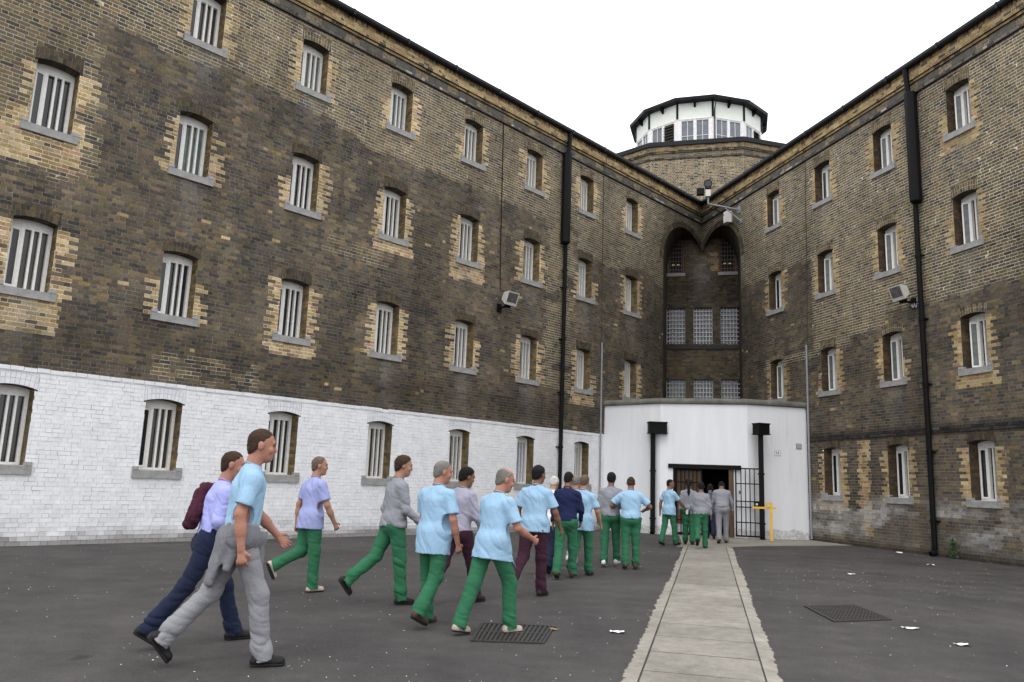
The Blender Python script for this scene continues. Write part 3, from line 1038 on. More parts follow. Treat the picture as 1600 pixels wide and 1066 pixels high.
for c, zb, w_, h, k in BW:
    for sgn in (-1, 1):
        o = FB.P(c + sgn * w_ / 2, 0., 0.); jf = Fr(o, -FB.n[:2], -sgn * FB.ex[:2])
        cc_ = rows(0, .24, zb, zb + h)
        bb.field(jf, cc_, pick(len(cc_), *DIRTY) * .5, np.tile(M_DK * .4, (len(cc_), 1)), depth=.008)
    q = [[FB.P(c - w_ / 2, zb + h, 0.), FB.P(c + w_ / 2, zb + h, 0.), FB.P(c + w_ / 2, zb + h, -.25), FB.P(c - w_ / 2, zb + h, -.25)]]
    bb.quads(np.array(q), np.array([[.03, .026, .02]]))
bb.build(bay, 0)
for c, zb, w_, h, k in BW:
    fm = M_REDFR if k == 'red' else M_GRID
    mb = MB(); d0, d1 = -.20, -.12
    fw_ = .075 if k == 'red' else .03
    FB.box(mb, c - w_ / 2, c - w_ / 2 + fw_, zb, zb + h, d0, d1); FB.box(mb, c + w_ / 2 - fw_, c + w_ / 2, zb, zb + h, d0, d1)
    FB.box(mb, c - w_ / 2 + fw_, c + w_ / 2 - fw_, zb, zb + fw_, d0, d1); FB.box(mb, c - w_ / 2 + fw_, c + w_ / 2 - fw_, zb + h - fw_, zb + h, d0, d1)
    wn = mb.make('window', fm, bay, label='red framed grille window in the arch' if k == 'red' else None)
    mb = MB(); FB.box(mb, c - w_ / 2, c + w_ / 2, zb, zb + h, -.235, -.225); mb.make('pane', M_DARK if k == 'red' else M_GLASS_D, wn)
    if k == 'red':
        for dx in (-.12, .10):
            mb = MB(); FB.box(mb, c + dx - .05, c + dx + .05, zb + .42, zb + .46, -.222, -.205); mb.make('lamp', M_LIT, wn)
    nx, nz_ = (6, 8) if k == 'red' else (6, 9)
    gm = M_DGRID if k == 'red' else M_GRID
    t = .010 if k == 'red' else .017
    for i in range(1, nx):
        mb = MB(); xx = c - w_ / 2 + w_ * i / nx; FB.box(mb, xx - t, xx + t, zb + .02, zb + h - .02, -.17, -.145); mb.make('bar', gm, wn)
    for i in range(1, nz_):
        mb = MB(); zz = zb + h * i / nz_; FB.box(mb, c - w_ / 2 + .02, c + w_ / 2 - .02, zz - t * 1.15, zz + t * 1.15, -.144, -.128); mb.make('bar', gm, wn)
    if k == 'red':
        mb = MB(); FB.box(mb, c - w_ / 2 - .04, c + w_ / 2 + .04, zb - .14, zb - .005, -.1, .04); mb.make('sill', M_STONE, wn)
mb = MB(); FB.box(mb, -1.62, 1.62, 7.40, 7.565, -.05, .05); mb.make('long_sill', M_SOOTSTONE, bay)
mb = MB(); FB.box(mb, -hwid, hwid, 0, 13.2, -.6, -.5); FB.box(mb, -hwid, hwid, 0, 3.5, -.5, -.0); mb.make('inner_wall', M_DARK, bay)

# ================================================================ gatehouse at the meeting of the blocks
gh = thing('gatehouse', 'low white rendered gatehouse with grey coping and a dark doorway between the cell blocks', 'building', (*PB(-6.4, .05)[:2], 0))
GL, GR = (-6.03, -3.36), (-6.10, 3.40)
GA, GB_ = (-7.05, -1.34), (-7.05, 1.46)
GH = 4.30


def facet(mb, p0, p1, z0, z1, th=.3):
    """a wall slab between two plan points (b,s) running inwards by th"""
    a = PB(*p0); b_ = PB(*p1); ex = (b_ - a)[:2]; L = np.linalg.norm(ex); ex = ex / L
    fr = Fr(a, ex, np.array([ex[1], -ex[0]]))
    fr.box(mb, 0, L, z0, z1, -th, 0)
    return fr, L


D0, D1, DH = -.92, 1.01, 2.17
mb = MB()
frl, LL = facet(mb, GL, GA, 0, GH)
frr, LR_ = facet(mb, GB_, GR, 0, GH)
facet(mb, GA, (GA[0], D0), 0, GH); facet(mb, (GA[0], D1), GB_, 0, GH)
facet(mb, (GA[0], D0), (GA[0], D1), DH, GH)
def render_mat():
    m, t, b = new_mat('gatehouse_render')
    tc = t.nodes.new('ShaderNodeTexCoord'); v = tc.outputs['Object']
    mp = t.nodes.new('ShaderNodeMapping'); mp.inputs['Scale'].default_value = (1, 1, .10); t.links.new(v, mp.inputs[0])
    c = ramp(t, noise(t, mp.outputs[0], 3.2, 6, .7), .3, .72, (.70, .71, .735), (.80, .80, .81))
    sp = t.nodes.new('ShaderNodeSeparateXYZ'); t.links.new(v, sp.inputs[0])
    nz = noise(t, v, 2.4, 6, .7)
    ad = t.nodes.new('ShaderNodeMath'); ad.operation = 'MULTIPLY_ADD'; ad.inputs[1].default_value = -.55
    t.links.new(nz, ad.inputs[0]); t.links.new(sp.outputs['Z'], ad.inputs[2])
    gr = ramp(t, ad.outputs[0], -.32, .0, .60, 0.0)
    grm = mix_rgb(t, 'MULTIPLY', 1.0, gr, ramp(t, noise(t, v, 11, 5, .7), .3, .62))
    c = mix_rgb(t, 'MIX', grm, c, (.20, .185, .155))
    pk = ramp(t, noise(t, v, 9, 5, .6), .735, .76)
    c = mix_rgb(t, 'MIX', pk, c, (.38, .37, .36))
    rs = ramp(t, noise(t, mp.outputs[0], 7, 3, .6), .62, .75, 0.0, .35)
    c = mix_rgb(t, 'MIX', rs, c, (.48, .48, .50))
    t.links.new(c, b.inputs['Base Color']); b.inputs['Roughness'].default_value = .6
    bp = t.nodes.new('ShaderNodeBump'); bp.inputs['Strength'].default_value = .25; bp.inputs['Distance'].default_value = .01
    t.links.new(noise(t, v, 25, 5, .6), bp.inputs['Height']); t.links.new(bp.outputs[0], b.inputs['Normal'])
    return m
M_RENDER = render_mat()
mb.make('wall', M_RENDER, gh)
# rounded coping following the front
path_ = [GL, GA, GB_, GR]
prof = [(-.34, 0), (.045, 0), (.075, .03), (.08, .09), (.055, .15), (.0, .19), (-.12, .205), (-.34, .20)]
V = []; Q = []
pts = [np.array(p) for p in path_]
for i, p in enumerate(pts):
    ds = []
    if i > 0: e = pts[i] - pts[i - 1]; ds.append(e / np.linalg.norm(e))
    if i < 3: e = pts[i + 1] - pts[i]; ds.append(e / np.linalg.norm(e))
    ns = [np.array([-e[1], e[0]]) for e in ds]     # outward in (b,s): towards -b
    ns = [n_ if n_[0] < 0 else -n_ for n_ in ns]
    nn_ = sum(ns); nn_ = nn_ / np.linalg.norm(nn_); k = 1 / max(.3, nn_ @ ns[0])
    for d, z in prof:
        q = p + nn_ * d * k; V.append(PB(q[0], q[1], GH + .0 + z))
m_ = len(prof)
for i in range(3):
    for k in range(m_): Q.append((i * m_ + k, (i + 1) * m_ + k, (i + 1) * m_ + (k + 1) % m_, i * m_ + (k + 1) % m_))
Q += [tuple(range(m_)), tuple(range(3 * m_, 4 * m_))[::-1]]
part('coping', V, Q, M_COPING, gh)
mb = MB(); mb.prism([PB(b_, s_)[:2] for b_, s_ in ((-5.95, -3.3), (-6.8, -1.3), (-6.8, 1.4), (-5.95, 3.3), (-.1, .9), (-.1, -.9))], GH + .02, GH + .10)
mb.make('roof', M_ROOF, gh)
# passage behind the doorway
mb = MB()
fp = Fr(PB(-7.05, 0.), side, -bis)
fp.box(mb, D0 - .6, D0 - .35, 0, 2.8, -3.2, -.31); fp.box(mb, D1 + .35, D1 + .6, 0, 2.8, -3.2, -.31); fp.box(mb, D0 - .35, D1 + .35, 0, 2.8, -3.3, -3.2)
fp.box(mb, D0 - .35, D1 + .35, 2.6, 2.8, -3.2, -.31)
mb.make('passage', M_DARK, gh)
mb = MB(); fp.box(mb, D0 - .35, D1 + .35, -.01, .012, -3.2, -.0); mb.make('floor', M_CONC, gh)
mb = MB(); fp.box(mb, -1.08, 1.25, DH - .005, DH + .135, -.2, .07); mb.make('lintel', M_BLACK, gh)
mb = MB(); fp.box(mb, D0 - .002, D0 + .075, .01, DH - .006, -.22, .012); mb.make('door_post', M_BLACK, gh)
M_POST = mat('brown_timber_post', (.085, .04, .017), .55, .3, 5, streak=True)
mb = MB(); fp.box(mb, .86, D1 + .004, .01, DH - .006, -.24, .02); mb.make('door_post', M_POST, gh)

# brown door standing behind the closed half of the gate
dr = thing('door', 'brown wooden door with white kick panel behind the closed barred gate leaf', 'door', PB(-6.85, -.42))
w_ = .86 / 4
for k in range(4):
    mb = MB(); x0 = -.84 + k * w_; fp.box(mb, x0 + .004, x0 + w_ - .004, .06, 2.13, -.24, -.20 + .004 * (k % 2)); mb.make('plank', M_WOOD, dr)
mb = MB(); fp.box(mb, -.82, .0, .08, .36, -.194, -.186); mb.make('kick_panel', M_GRID, dr)
mb = MB(); fp.box(mb, -.835, .015, .98, 1.08, -.194, -.180); mb.make('rail', M_WOOD, dr)


def gate(name, label, fr, x0, x1, z0, z1, d, rails, nb, group='gate leaves of the doorway'):
    g_ = thing(name, label, 'gate', tuple(fr.P((x0 + x1) / 2, 0, d)), group)
    t = .016
    mb = MB()
    fr.box(mb, x0, x0 + .045, z0, z1, d - .02, d + .02); fr.box(mb, x1 - .045, x1, z0, z1, d - .02, d + .02)
    fr.box(mb, x0 + .045, x1 - .045, z1 - .04, z1, d - .02, d + .02); fr.box(mb, x0 + .045, x1 - .045, z0, z0 + .05, d - .02, d + .02)
    mb.make('gate_frame', M_BLACK, g_)
    for k in range(nb):
        xx = x0 + .045 + (x1 - x0 - .09) * (k + 1) / (nb + 1)
        mb = MB(); mb.tube([fr.P(xx, z0 + .045, d), fr.P(xx, z1 - .035, d)], t, 8); mb.make('bar', M_BLACK, g_)
    for z in rails:
        mb = MB(); fr.box(mb, x0 + .045, x1 - .045, z - .017, z + .017, d - .008, d + .008); mb.make('rail', M_BLACK, g_)
    return g_


gate('barred_gate', 'closed black barred gate leaf in front of the brown wooden door', fp, -.845, .02, .05, 2.15, -.10, (1.72, 1.18, .5), 5)
fo = Fr(PB(-7.05, 0.), side, -bis)
og = gate('barred_gate', 'open black barred gate leaf folded back flat against the white wall', fo, 1.05, 1.83, .06, 2.23, .16, (1.73, 1.17, .99, .51), 4)
mb = MB(); fo.box(mb, 1.62, 1.80, 1.00, 1.19, .185, .235); mb.make('lock_box', M_BLACK, og)
mb = MB(); fo.box(mb, 1.675, 1.735, 1.06, 1.13, .236, .240); mb.make('lock_plate', M_LGREY, og)
mb = MB(); fo.box(mb, 1.16, 1.235, 1.40, 1.50, .178, .215); mb.make('padlock', M_GREEN, og)
yg = thing('gate_stop', 'yellow metal gate stop post with crossbar in front of white wall', 'gate stop', PB(-7.42, 2.12))
mb = MB(); fo.box(mb, 2.09, 2.16, .01, 1.165, .33, .40); mb.make('post', M_YELLOW, yg)
mb = MB(); fo.box(mb, 1.98, 2.088, 1.10, 1.165, .33, .40); fo.box(mb, 1.98, 2.03, 1.045, 1.099, .335, .395); mb.make('hook', M_YELLOW, yg)
mb = MB(); fo.box(mb, 1.55, 2.28, .965, 1.025, .295, .328); mb.make('crossbar', M_YELLOW, yg)
mb = MB(); fo.box(mb, 2.05, 2.2, .008, .02, .28, .45); mb.make('base_plate', M_YELLOW, yg)


def hopper_pipe(label, s, b, hx0, hx1, hz0, hz1, yaw):
    t = thing('drainpipe', label, 'drainpipe', PB(b, s), 'black drainpipes')
    c = PB(b, s); ex = np.array([*side, 0]); ny = np.array([*(-bis), 0])
    mb = MB(); mb.box(c + Z * (hz0 / 2 + .06), ex, ny, Z, .078, .065, (hz0 - .12) / 2); mb.make('pipe', M_BLACK, t)
    hc = PB(b - .0, (hx0 + hx1) / 2, (hz0 + hz1) / 2)
    q = np.array([*(side * cos(yaw) + bis * sin(yaw)), 0]); q2 = np.array([*(-bis * cos(yaw) + side * sin(yaw)), 0])
    hw = (hx1 - hx0) / 2
    mb = MB(); mb.box(hc, q, q2, Z, hw * .93, .17, (hz1 - hz0) / 2 - .03); hp = mb.make('hopper', M_BLACK, t)
    mb = MB(); mb.box(hc + Z * ((hz1 - hz0) / 2 - .015), q, q2, Z, hw, .20, .018); mb.make('lip', M_BLACK, hp)
    mb = MB(); mb.box(hc - Z * ((hz1 - hz0) / 2 - .015), q, q2, Z, hw, .20, .014); mb.make('lip', M_BLACK, hp)
    for z in (.5, 2.05):
        mb = MB(); mb.box(c + Z * z, ex, ny, Z, .105, .075, .022); mb.make('bracket', M_BLACK, t)
    mb = MB(); mb.tube([c + Z * .14, c + Z * .08 - bis_3 * .02, c + Z * .035 - bis_3 * .14], [.085, .088, .08], 8); mb.make('shoe', M_BLACK, t)


bis_3 = np.array([*bis, 0.0])
hopper_pipe('black drainpipe with square hopper on white wall left of the doorway', -1.58, -7.10, -1.76, -1.12, 3.28, 3.67, .25)
hopper_pipe('black drainpipe with small hopper on white wall beside the yellow post', 1.86, -7.28, 1.66, 2.10, 3.30, 3.67, .6)

# number plate and vent on the right facet
def on_facet(px_s):
    return (px_s - GB_[1]) / (GR[1] - GB_[1]) * LR_
sg = thing('number_plate', 'small white plate reading 11 on the white gatehouse wall', 'sign', tuple(frr.P(on_facet(2.42), 2.76, .0)))
x = on_facet(2.42)
mb = MB(); frr.box(mb, x - .115, x + .115, 2.68, 2.86, .002, .014); mb.make('plate', M_WHITE, sg)
mb = MB()
for a, b_, c_, d_ in ((x - .115, x + .115, 2.852, 2.86), (x - .115, x + .115, 2.68, 2.688), (x - .115, x - .107, 2.688, 2.852), (x + .107, x + .115, 2.688, 2.852)):
    frr.box(mb, a, b_, c_, d_, .0145, .018)
mb.make('border', M_METAL, sg)
for dx in (-.028, .032):
    mb = MB(); frr.box(mb, x + dx - .010, x + dx + .010, 2.725, 2.815, .0145, .0175)
    mb.make('digit', M_BLACK, sg)
for dx in (-.085, .088):
    mb = MB(); frr.box(mb, x + dx - .006, x + dx + .006, 2.762, 2.776, .0145, .0175); mb.make('screw', M_BLACK, sg)
vt = thing('wall_vent', 'small grey louvred vent high on the white gatehouse wall', 'vent', tuple(frr.P(on_facet(3.12), 2.93, 0.)))
x = on_facet(3.12)
mb = MB(); frr.box(mb, x - .10, x + .10, 2.93, 3.11, .002, .02); mb.make('vent_plate', M_METAL, vt)
for k in range(4):
    mb = MB(); frr.box(mb, x - .08, x + .08, 2.955 + .036 * k, 2.972 + .036 * k, .0202, .032); mb.make('louvre', M_LGREY, vt)

# ================================================================ drum tower with lantern
HUB = C2 + bis * 11.8 - side * .27


def ringpts(R, N, ph, z):
    return [np.array([*(HUB - bis * R * cos(RD(ph + 360 / N * (k - .5))) + side * R * sin(RD(ph + 360 / N * (k - .5)))), z]) for k in range(N)]


tw = thing('tower', 'many sided brick drum tower with white glazed lantern rising behind the cell blocks', 'tower', (*HUB, 0))
N = 12; RDm = 8.55; ZG = 18.42
tb = Bricks()
for k in range(N):
    a = ringpts(RDm, N, 0, 0)[k]; b_ = ringpts(RDm, N, 0, 0)[(k + 1) % N]
    ex = (b_ - a)[:2]; L = np.linalg.norm(ex); ex /= L
    fr = Fr(a, ex, np.array([ex[1], -ex[0]]))
    if k > 2 and k < N - 1:      # the far sides, never in view
        mb = MB(); fr.box(mb, 0, L, 12.5, ZG - .1, -.2, 0); mb.make('rear_wall', M_PLAINB, tw); continue
    cl = rows(0, L, 12.5, 17.55)
    pal = ([(.18, .14, .08), (.14, .11, .068), (.24, .18, .095), (.05, .045, .04), (.21, .14, .09)], [5, 3, 4, 2.4, 1.5])
    tb.field(fr, cl, pick(len(cl), *pal), np.tile(M_LT * .8, (len(cl), 1)), depth=.0015, j=.016)
    for z0, z1, d, pl, ml in ((17.55, 17.64, .05, ([(.06, .055, .05), (.12, .10, .08), (.035, .033, .03)], [3, 3, 2]), .3), (17.64, 17.86, .02, ([(.15, .12, .07), (.10, .085, .06), (.20, .15, .08)], [3, 2, 2]), .6),
                              (17.86, 17.95, .07, ([(.07, .06, .05), (.20, .15, .07), (.04, .035, .03)], [3, 2, 2]), .4), (17.95, 18.20, .10, ([(.28, .20, .095), (.20, .145, .075), (.10, .08, .055)], [4, 3, 2]), .75)):
        e = d * math.tan(pi / N)
        cl = rows(-e, L + e, z0, z1)
        tb.field(fr, cl, pick(len(cl), *pl), np.tile(M_LT * ml, (len(cl), 1)), base=d, depth=.003)
        mb = MB(); fr.box(mb, -e, L + e, z0 - .004, z0 + .002, -.02, d - .004); mb.make('ledge', M_SOOTSTONE, tw)
    mb = MB(); e = .2 * math.tan(pi / N); fr.box(mb, -e, L + e, 18.20, ZG, .0, .2); mb.make('gutter', M_GUTTER, tw)
tb.build(tw, 0)
mb = MB(); V = ringpts(RDm + .1, N, 0, ZG - .06); W = ringpts(4.2, N, 0, 19.3)
mb.add(V + W, [(i, (i + 1) % N, N + (i + 1) % N, N + i) for i in range(N)]); mb.make('skirt_roof', M_ROOF, tw)
# lantern
PH = -2; RW, RE = 3.72, 4.10
zb, zw0, zw1, zp0, zp1, ze = 19.2, 19.9, 21.80, 21.90, 22.83, 23.03
M_LPAN = mat('lantern_white_panel', (.70, .73, .66), .55, .05, 3)
M_LWIN = mat('lantern_glass', (.13, .145, .165), .12, .25, 2.5)
M_LFRM = mat('lantern_frame_paint', (.74, .72, .71), .6, .14, 6)
A_ = ringpts(RW, N, PH, 0)
for k in range(N):
    a = A_[k]; b_ = A_[(k + 1) % N]
    ex = (b_ - a)[:2]; L = np.linalg.norm(ex); ex /= L
    fr = Fr(a, ex, np.array([ex[1], -ex[0]]))
    back = 3 < k < N - 2
    mb = MB(); fr.box(mb, .03, L - .03, zp0, zp1 + .1, -.12, 0.0); mb.make('panel', M_LPAN, tw)
    if back:
        mb = MB(); fr.box(mb, 0, L, zb, zp0, -.12, 0.0); mb.make('panel', M_LPAN, tw); continue
    mb = MB(); fr.box(mb, .0, L, zp0 - .05, zp0 - .001, -.1, .035); mb.make('rail', M_LFRM, tw)
    # black corner strut and mid bracket under the eave
    mb = MB(); mb.box(a + Z * ((zp0 + zp1) / 2 + .0), *(np.array([*(a[:2] - HUB), 0]) / RW, np.array([-(a - np.array([*HUB, 0]))[1], (a - np.array([*HUB, 0]))[0], 0]) / RW, Z), .05, .055, (zp1 - zp0) / 2)
    mb.make('strut', M_BLACK, tw)
    for xx, hh in ((L / 2, .28),):
        mb = MB(); P0 = [fr.P(xx + sx * .06, z, d) for sx in (-1, 1) for d, z in ((.002, zp1), (.34, zp1), (.34, zp1 - .06), (.002, zp1 - hh))]
        mb.add(P0, [(0, 1, 2, 3), (7, 6, 5, 4), (0, 4, 5, 1), (1, 5, 6, 2), (2, 6, 7, 3), (3, 7, 4, 0)]); mb.make('bracket', M_BLACK, tw)
    mb = MB()
    fr.box(mb, .0, .20, zb, zp0 - .051, -.09, .02); fr.box(mb, L - .20, L, zb, zp0 - .051, -.09, .02); fr.box(mb, L / 2 - .055, L / 2 + .055, zb, zp0 - .051, -.09, .018)
    fr.box(mb, .2, L / 2 - .055, zw1, zp0 - .051, -.09, .012); fr.box(mb, L / 2 + .055, L - .2, zw1, zp0 - .051, -.09, .012)
    mb.make('mullion', M_LFRM, tw)
    for h_, (x0, x1) in enumerate(((.2, L / 2 - .055), (L / 2 + .055, L - .2))):
        mb = MB(); t = .035
        fr.box(mb, x0 + .002, x0 + t, zb, zw1 - .001, -.05, .0); fr.box(mb, x1 - t, x1 - .002, zb, zw1 - .001, -.05, .0); fr.box(mb, x0 + t, x1 - t, zw1 - t, zw1 - .001, -.05, 0)
        wn = mb.make('window', M_LFRM, tw)
        xm = (x0 + x1) / 2
        louv = (k == N - 1 and h_ == 1) or (k == 2 and h_ == 1)
        mb = MB(); fr.box(mb, x0 + t, x1 - t, zb, zw1 - t, -.06, -.045); mb.make('pane', M_LWIN if not louv else M_DARK, wn)
        if louv:
            for q in range(6):
                z = zw1 - .1 - q * .17
                mb = MB(); P0 = [fr.P(x, zz, d) for x in (x0 + .01, x1 - .01) for d, zz in ((-.02, z), (.09, z - .09), (.085, z - .10), (-.025, z - .01))]
                mb.add(P0, [(0, 1, 2, 3), (7, 6, 5, 4), (0, 4, 5, 1), (1, 5, 6, 2), (2, 6, 7, 3), (3, 7, 4, 0)]); mb.make('louvre', M_PANEL, wn)
        else:
            mb = MB(); fr.box(mb, xm - .013, xm + .013, zb, zw1 - t, -.04, -.01); mb.make('glazing_bar', M_LFRM, wn)
            mb = MB(); fr.box(mb, x0 + t, x1 - t, 20.86, 20.886, -.039, -.012); mb.make('glazing_bar', M_LFRM, wn)
V = ringpts(RE, N, PH, ze - .16) + ringpts(RE + .04, N, PH, ze) + ringpts(.05, N, PH, ze + .62) + ringpts(RW - .1, N, PH, zp1 + .0)
mb = MB(); mb.add(V, [(i, (i + 1) % N, N + (i + 1) % N, N + i) for i in range(N)] + [(N + i, N + (i + 1) % N, 2 * N + (i + 1) % N, 2 * N + i) for i in range(N)] + [(3 * N + i, 3 * N + (i + 1) % N, (i + 1) % N, i) for i in range(N)])
mb.make('eave_roof', M_GUTTER, tw)
mb = MB(); a = A_[1]; o_ = (a[:2] - HUB) / RW
q = lambda d, z, s_=0: np.array([*(HUB + o_ * (RW + d) + np.array([-o_[1], o_[0]]) * s_), z])
mb.tube([q(.36, ze - .1, .12), q(.34, ze - .3, .12), q(.1, zp1 - .45, .1), q(.06, zp1 - .6, .1), q(.06, zb, .1)], .035, 8); mb.make('pipe', M_BLACK, tw)

# ================================================================ pipes, cables and lights on the blocks
def wall_pipe(label, fr, x, zg):
    t = thing('drainpipe', label, 'drainpipe', tuple(fr.P(x, 0, .1)), 'black drainpipes')
    mb = MB(); mb.tube([fr.P(x, 13.68, .21), fr.P(x, 13.5, .205), fr.P(x, 13.1, .17), fr.P(x, 12.88, .155)], .075, 10); mb.make('swan_neck', M_BLACK, t)
    xs = x - .08 * (1 if fr is FL else -1)
    mb = MB(); mb.tube([fr.P(xs, 12.93, .16), fr.P(xs, 12.90, .16), fr.P(xs, 9.66, .16), fr.P(xs, 9.62, .16)], [.13, .165, .165, .13], 12); mb.make('wide_pipe', M_BLACK, t)
    mb = MB(); mb.tube([fr.P(x, 9.62, .12), fr.P(x, .16, .12)], .07, 10); mb.make('pipe', M_BLACK, t)
    for z in (8.1, 6.3, 4.5, 2.7, .9):
        mb = MB(); mb.tube([fr.P(x, z - .04, .12), fr.P(x, z + .04, .12)], .088, 10); fr.box(mb, x - .12, x + .12, z - .02, z + .02, .0, .05); mb.make('collar', M_BLACK, t)
    mb = MB(); mb.tube([fr.P(x, .2, .12), fr.P(x, .1, .13), fr.P(x, .05, .24)], [.085, .09, .085], 10); mb.make('shoe', M_BLACK, t)


wall_pipe('tall black drainpipe down the long left block past the white paint', FL, -9.45, 0)
wall_pipe('tall black drainpipe down the bare brick right block beside floodlight', FRW, 12.40, 0)


def floodlight(label, fr, x, z, yaw, tilt):
    t = thing('floodlight', label, 'floodlight', tuple(fr.P(x, z, .0)), 'floodlights on the walls')
    c = fr.P(x, z + .06, .46)
    n = fr.n * cos(yaw) + fr.ex * sin(yaw); s_ = np.cross(Z, n); n = n * cos(tilt) - Z * sin(tilt); up = np.cross(n, s_)
    V = []
    for d, hw, hh in ((-.17, .15, .12), (.09, .235, .20), (.10, .245, .21), (.12, .245, .21)):
        for i, j in ((-1, -1), (1, -1), (1, 1), (-1, 1)): V.append(c + n * d + s_ * hw * i + up * hh * j)
    Q = [(3, 2, 1, 0)] + [(k * 4 + i, k * 4 + (i + 1) % 4, k * 4 + 4 + (i + 1) % 4, k * 4 + 4 + i) for k in range(3) for i in range(4)] + [(12, 13, 14, 15)]
    mb = MB(); mb.add(V, Q); mb.make('housing', M_LGREY, t)
    mb = MB(); mb.box(c + n * .124 + up * .03, s_, up, n, .20, .15, .004); mb.make('lens', M_LAMP, t)
    mb = MB(); mb.tube([fr.P(x, z - .2, .02), fr.P(x, z - .2, .3), c - up * .16 - n * .05], .03, 6); mb.box(fr.P(x, z - .2, .02), fr.ex, fr.n, Z, .09, .02, .13); mb.make('bracket', M_BLACK, t)
    mb = MB(); mb.box(c - up * .26, s_, up, n, .10, .055, .05); mb.make('gear_box', M_BLACK, t)
    return t, c


fl1, c1 = floodlight('pale floodlight on bracket high on the wall of the left block', FL, -12.50, 7.02, -.02, .36)
fl2, c2 = floodlight('pale floodlight beside the drainpipe on the right block', FRW, 12.02, 7.05, -.02, .36)
mb = MB()
mb.tube([fr_ for fr_ in [FRW.P(12.05 + .03 * i, 6.72 + .07 * sin(i * 1.9), .13) for i in range(9)]], .018, 5); mb.make('flex', M_METAL, fl2)


def cable(label, pts, r, m, name='cable', cat='cable'):
    t = thing(name, label, cat, tuple(pts[-1]))
    mb = MB(); mb.tube(pts, r, 6); mb.make(name + '_run', m, t)


cable('thin black cable running down the brick from gutter to floodlight', [FL.P(-12.62, 13.0, .05), FL.P(-12.63, 12.9, .02), FL.P(-12.58, 10.5, .02), FL.P(-12.53, 8.2, .022), FL.P(-12.5, 7.4, .06), FL.P(-12.48, 7.25, .3)], .014, M_BLACK)
M_RUST = mat('rusty_cable', (.05, .04, .034), .8, .2, 5)
cable('thin brown wire from the eaves of the left block to grey conduit', [FL.P(-7.21, 13.6, .14), FL.P(-7.21, 13.0, .08), FL.P(-7.21, 12.85, .02), FL.P(-7.19, 6.5, .02)], .010, M_RUST)
cable('thin brown wire from the eaves of the right block to grey conduit', [FRW.P(7.4, 13.6, .14), FRW.P(7.38, 12.85, .02), FRW.P(7.2, 6.4, .02)], .010, M_RUST)
cable('grey metal conduit up the left block beside the gatehouse', [FL.P(-7.17, .05, .045), FL.P(-7.18, 6.55, .045)], .034, M_METAL, 'conduit', 'conduit')
cable('grey metal conduit up the right block beside the gatehouse', [FRW.P(7.16, .05, .05), FRW.P(7.16, 3.4, .05), FRW.P(7.18, 6.40, .05)], .036, M_METAL, 'conduit', 'conduit')

# camera mast on the right block
cc = thing('security_camera', 'security camera and lamp on steel bracket arm above right arch', 'security camera', tuple(FRW.P(2.9, 12.6, .0)))
e = FRW.P(2.55, 12.86, 1.10)
mb = MB(); mb.tube([FRW.P(3.05, 12.58, .02), e, e + Z * .02], .035, 8); mb.make('arm', M_METAL, cc)
mb = MB(); mb.tube([FRW.P(3.2, 12.06, .02), FRW.P(2.8, 12.70, .52)], .024, 8); mb.make('brace', M_METAL, cc)
mb = MB(); FRW.box(mb, 2.93, 3.17, 12.45, 12.72, 0, .03); FRW.box(mb, 3.12, 3.27, 11.98, 12.15, 0, .03); mb.make('wall_plate', M_METAL, cc)
mb = MB(); mb.tube([e, e + Z * .30], .04, 8); mb.make('stem', M_METAL, cc)
tocam = CAM - e; tocam[2] = 0; tocam /= np.linalg.norm(tocam); sx = np.array([-tocam[1], tocam[0], 0])
mb = MB(); mb.box(e + Z * .43, sx, tocam, Z, .10, .12, .14); mb.make('pan_head', M_LGREY, cc)
mb = MB(); hc = e + Z * .80; mb.tube([hc - tocam * .28, hc + tocam * .12, hc + tocam * .16], [.13, .16, .16], 16); hd = mb.make('camera_housing', M_BLACK, cc)
mb = MB(); mb.tube([hc + tocam * .161, hc + tocam * .168], [.13, .13], 16); mb.make('lens', M_GLASS_D, hd)
mb = MB(); mb.tube([hc + tocam * .10, hc + tocam * .17], [.172, .172], 16, caps=False); mb.make('rim', M_METAL, hd)
lc = e + Z * .52 - sx * -.30
mb = MB(); mb.box(e + Z * .52 + sx * (.30 if (sx @ CR) < 0 else -.30), sx, tocam, Z, .15, .10, .13); mb.make('infrared_lamp', M_BLACK, cc)
mb = MB(); mb.tube([e + Z * .38, e + Z * .20 + fr_ * 0 if False else e + Z * .1 - tocam * .1, FRW.P(2.4, 12.4, .1)], .012, 5); mb.make('cable', M_BLACK, cc)
mb = MB(); mb.tube([e + Z * .5 - tocam * .1, e + Z * .0 - tocam * .4, FRW.P(2.1, 12.7, .1)], .012, 5); mb.make('cable', M_BLACK, cc)
jb = thing('junction_box', 'white junction box on the wall under the security camera arm', 'junction box', tuple(FRW.P(2.2, 12.2, 0.)))
mb = MB(); FRW.box(mb, 2.34, 2.60, 12.20, 12.66, .08, .30); mb.make('box', M_WHITE, jb)
mb = MB(); FRW.box(mb, 2.37, 2.57, 12.23, 12.63, .0, .078); mb.make('back_plate', M_METAL, jb)

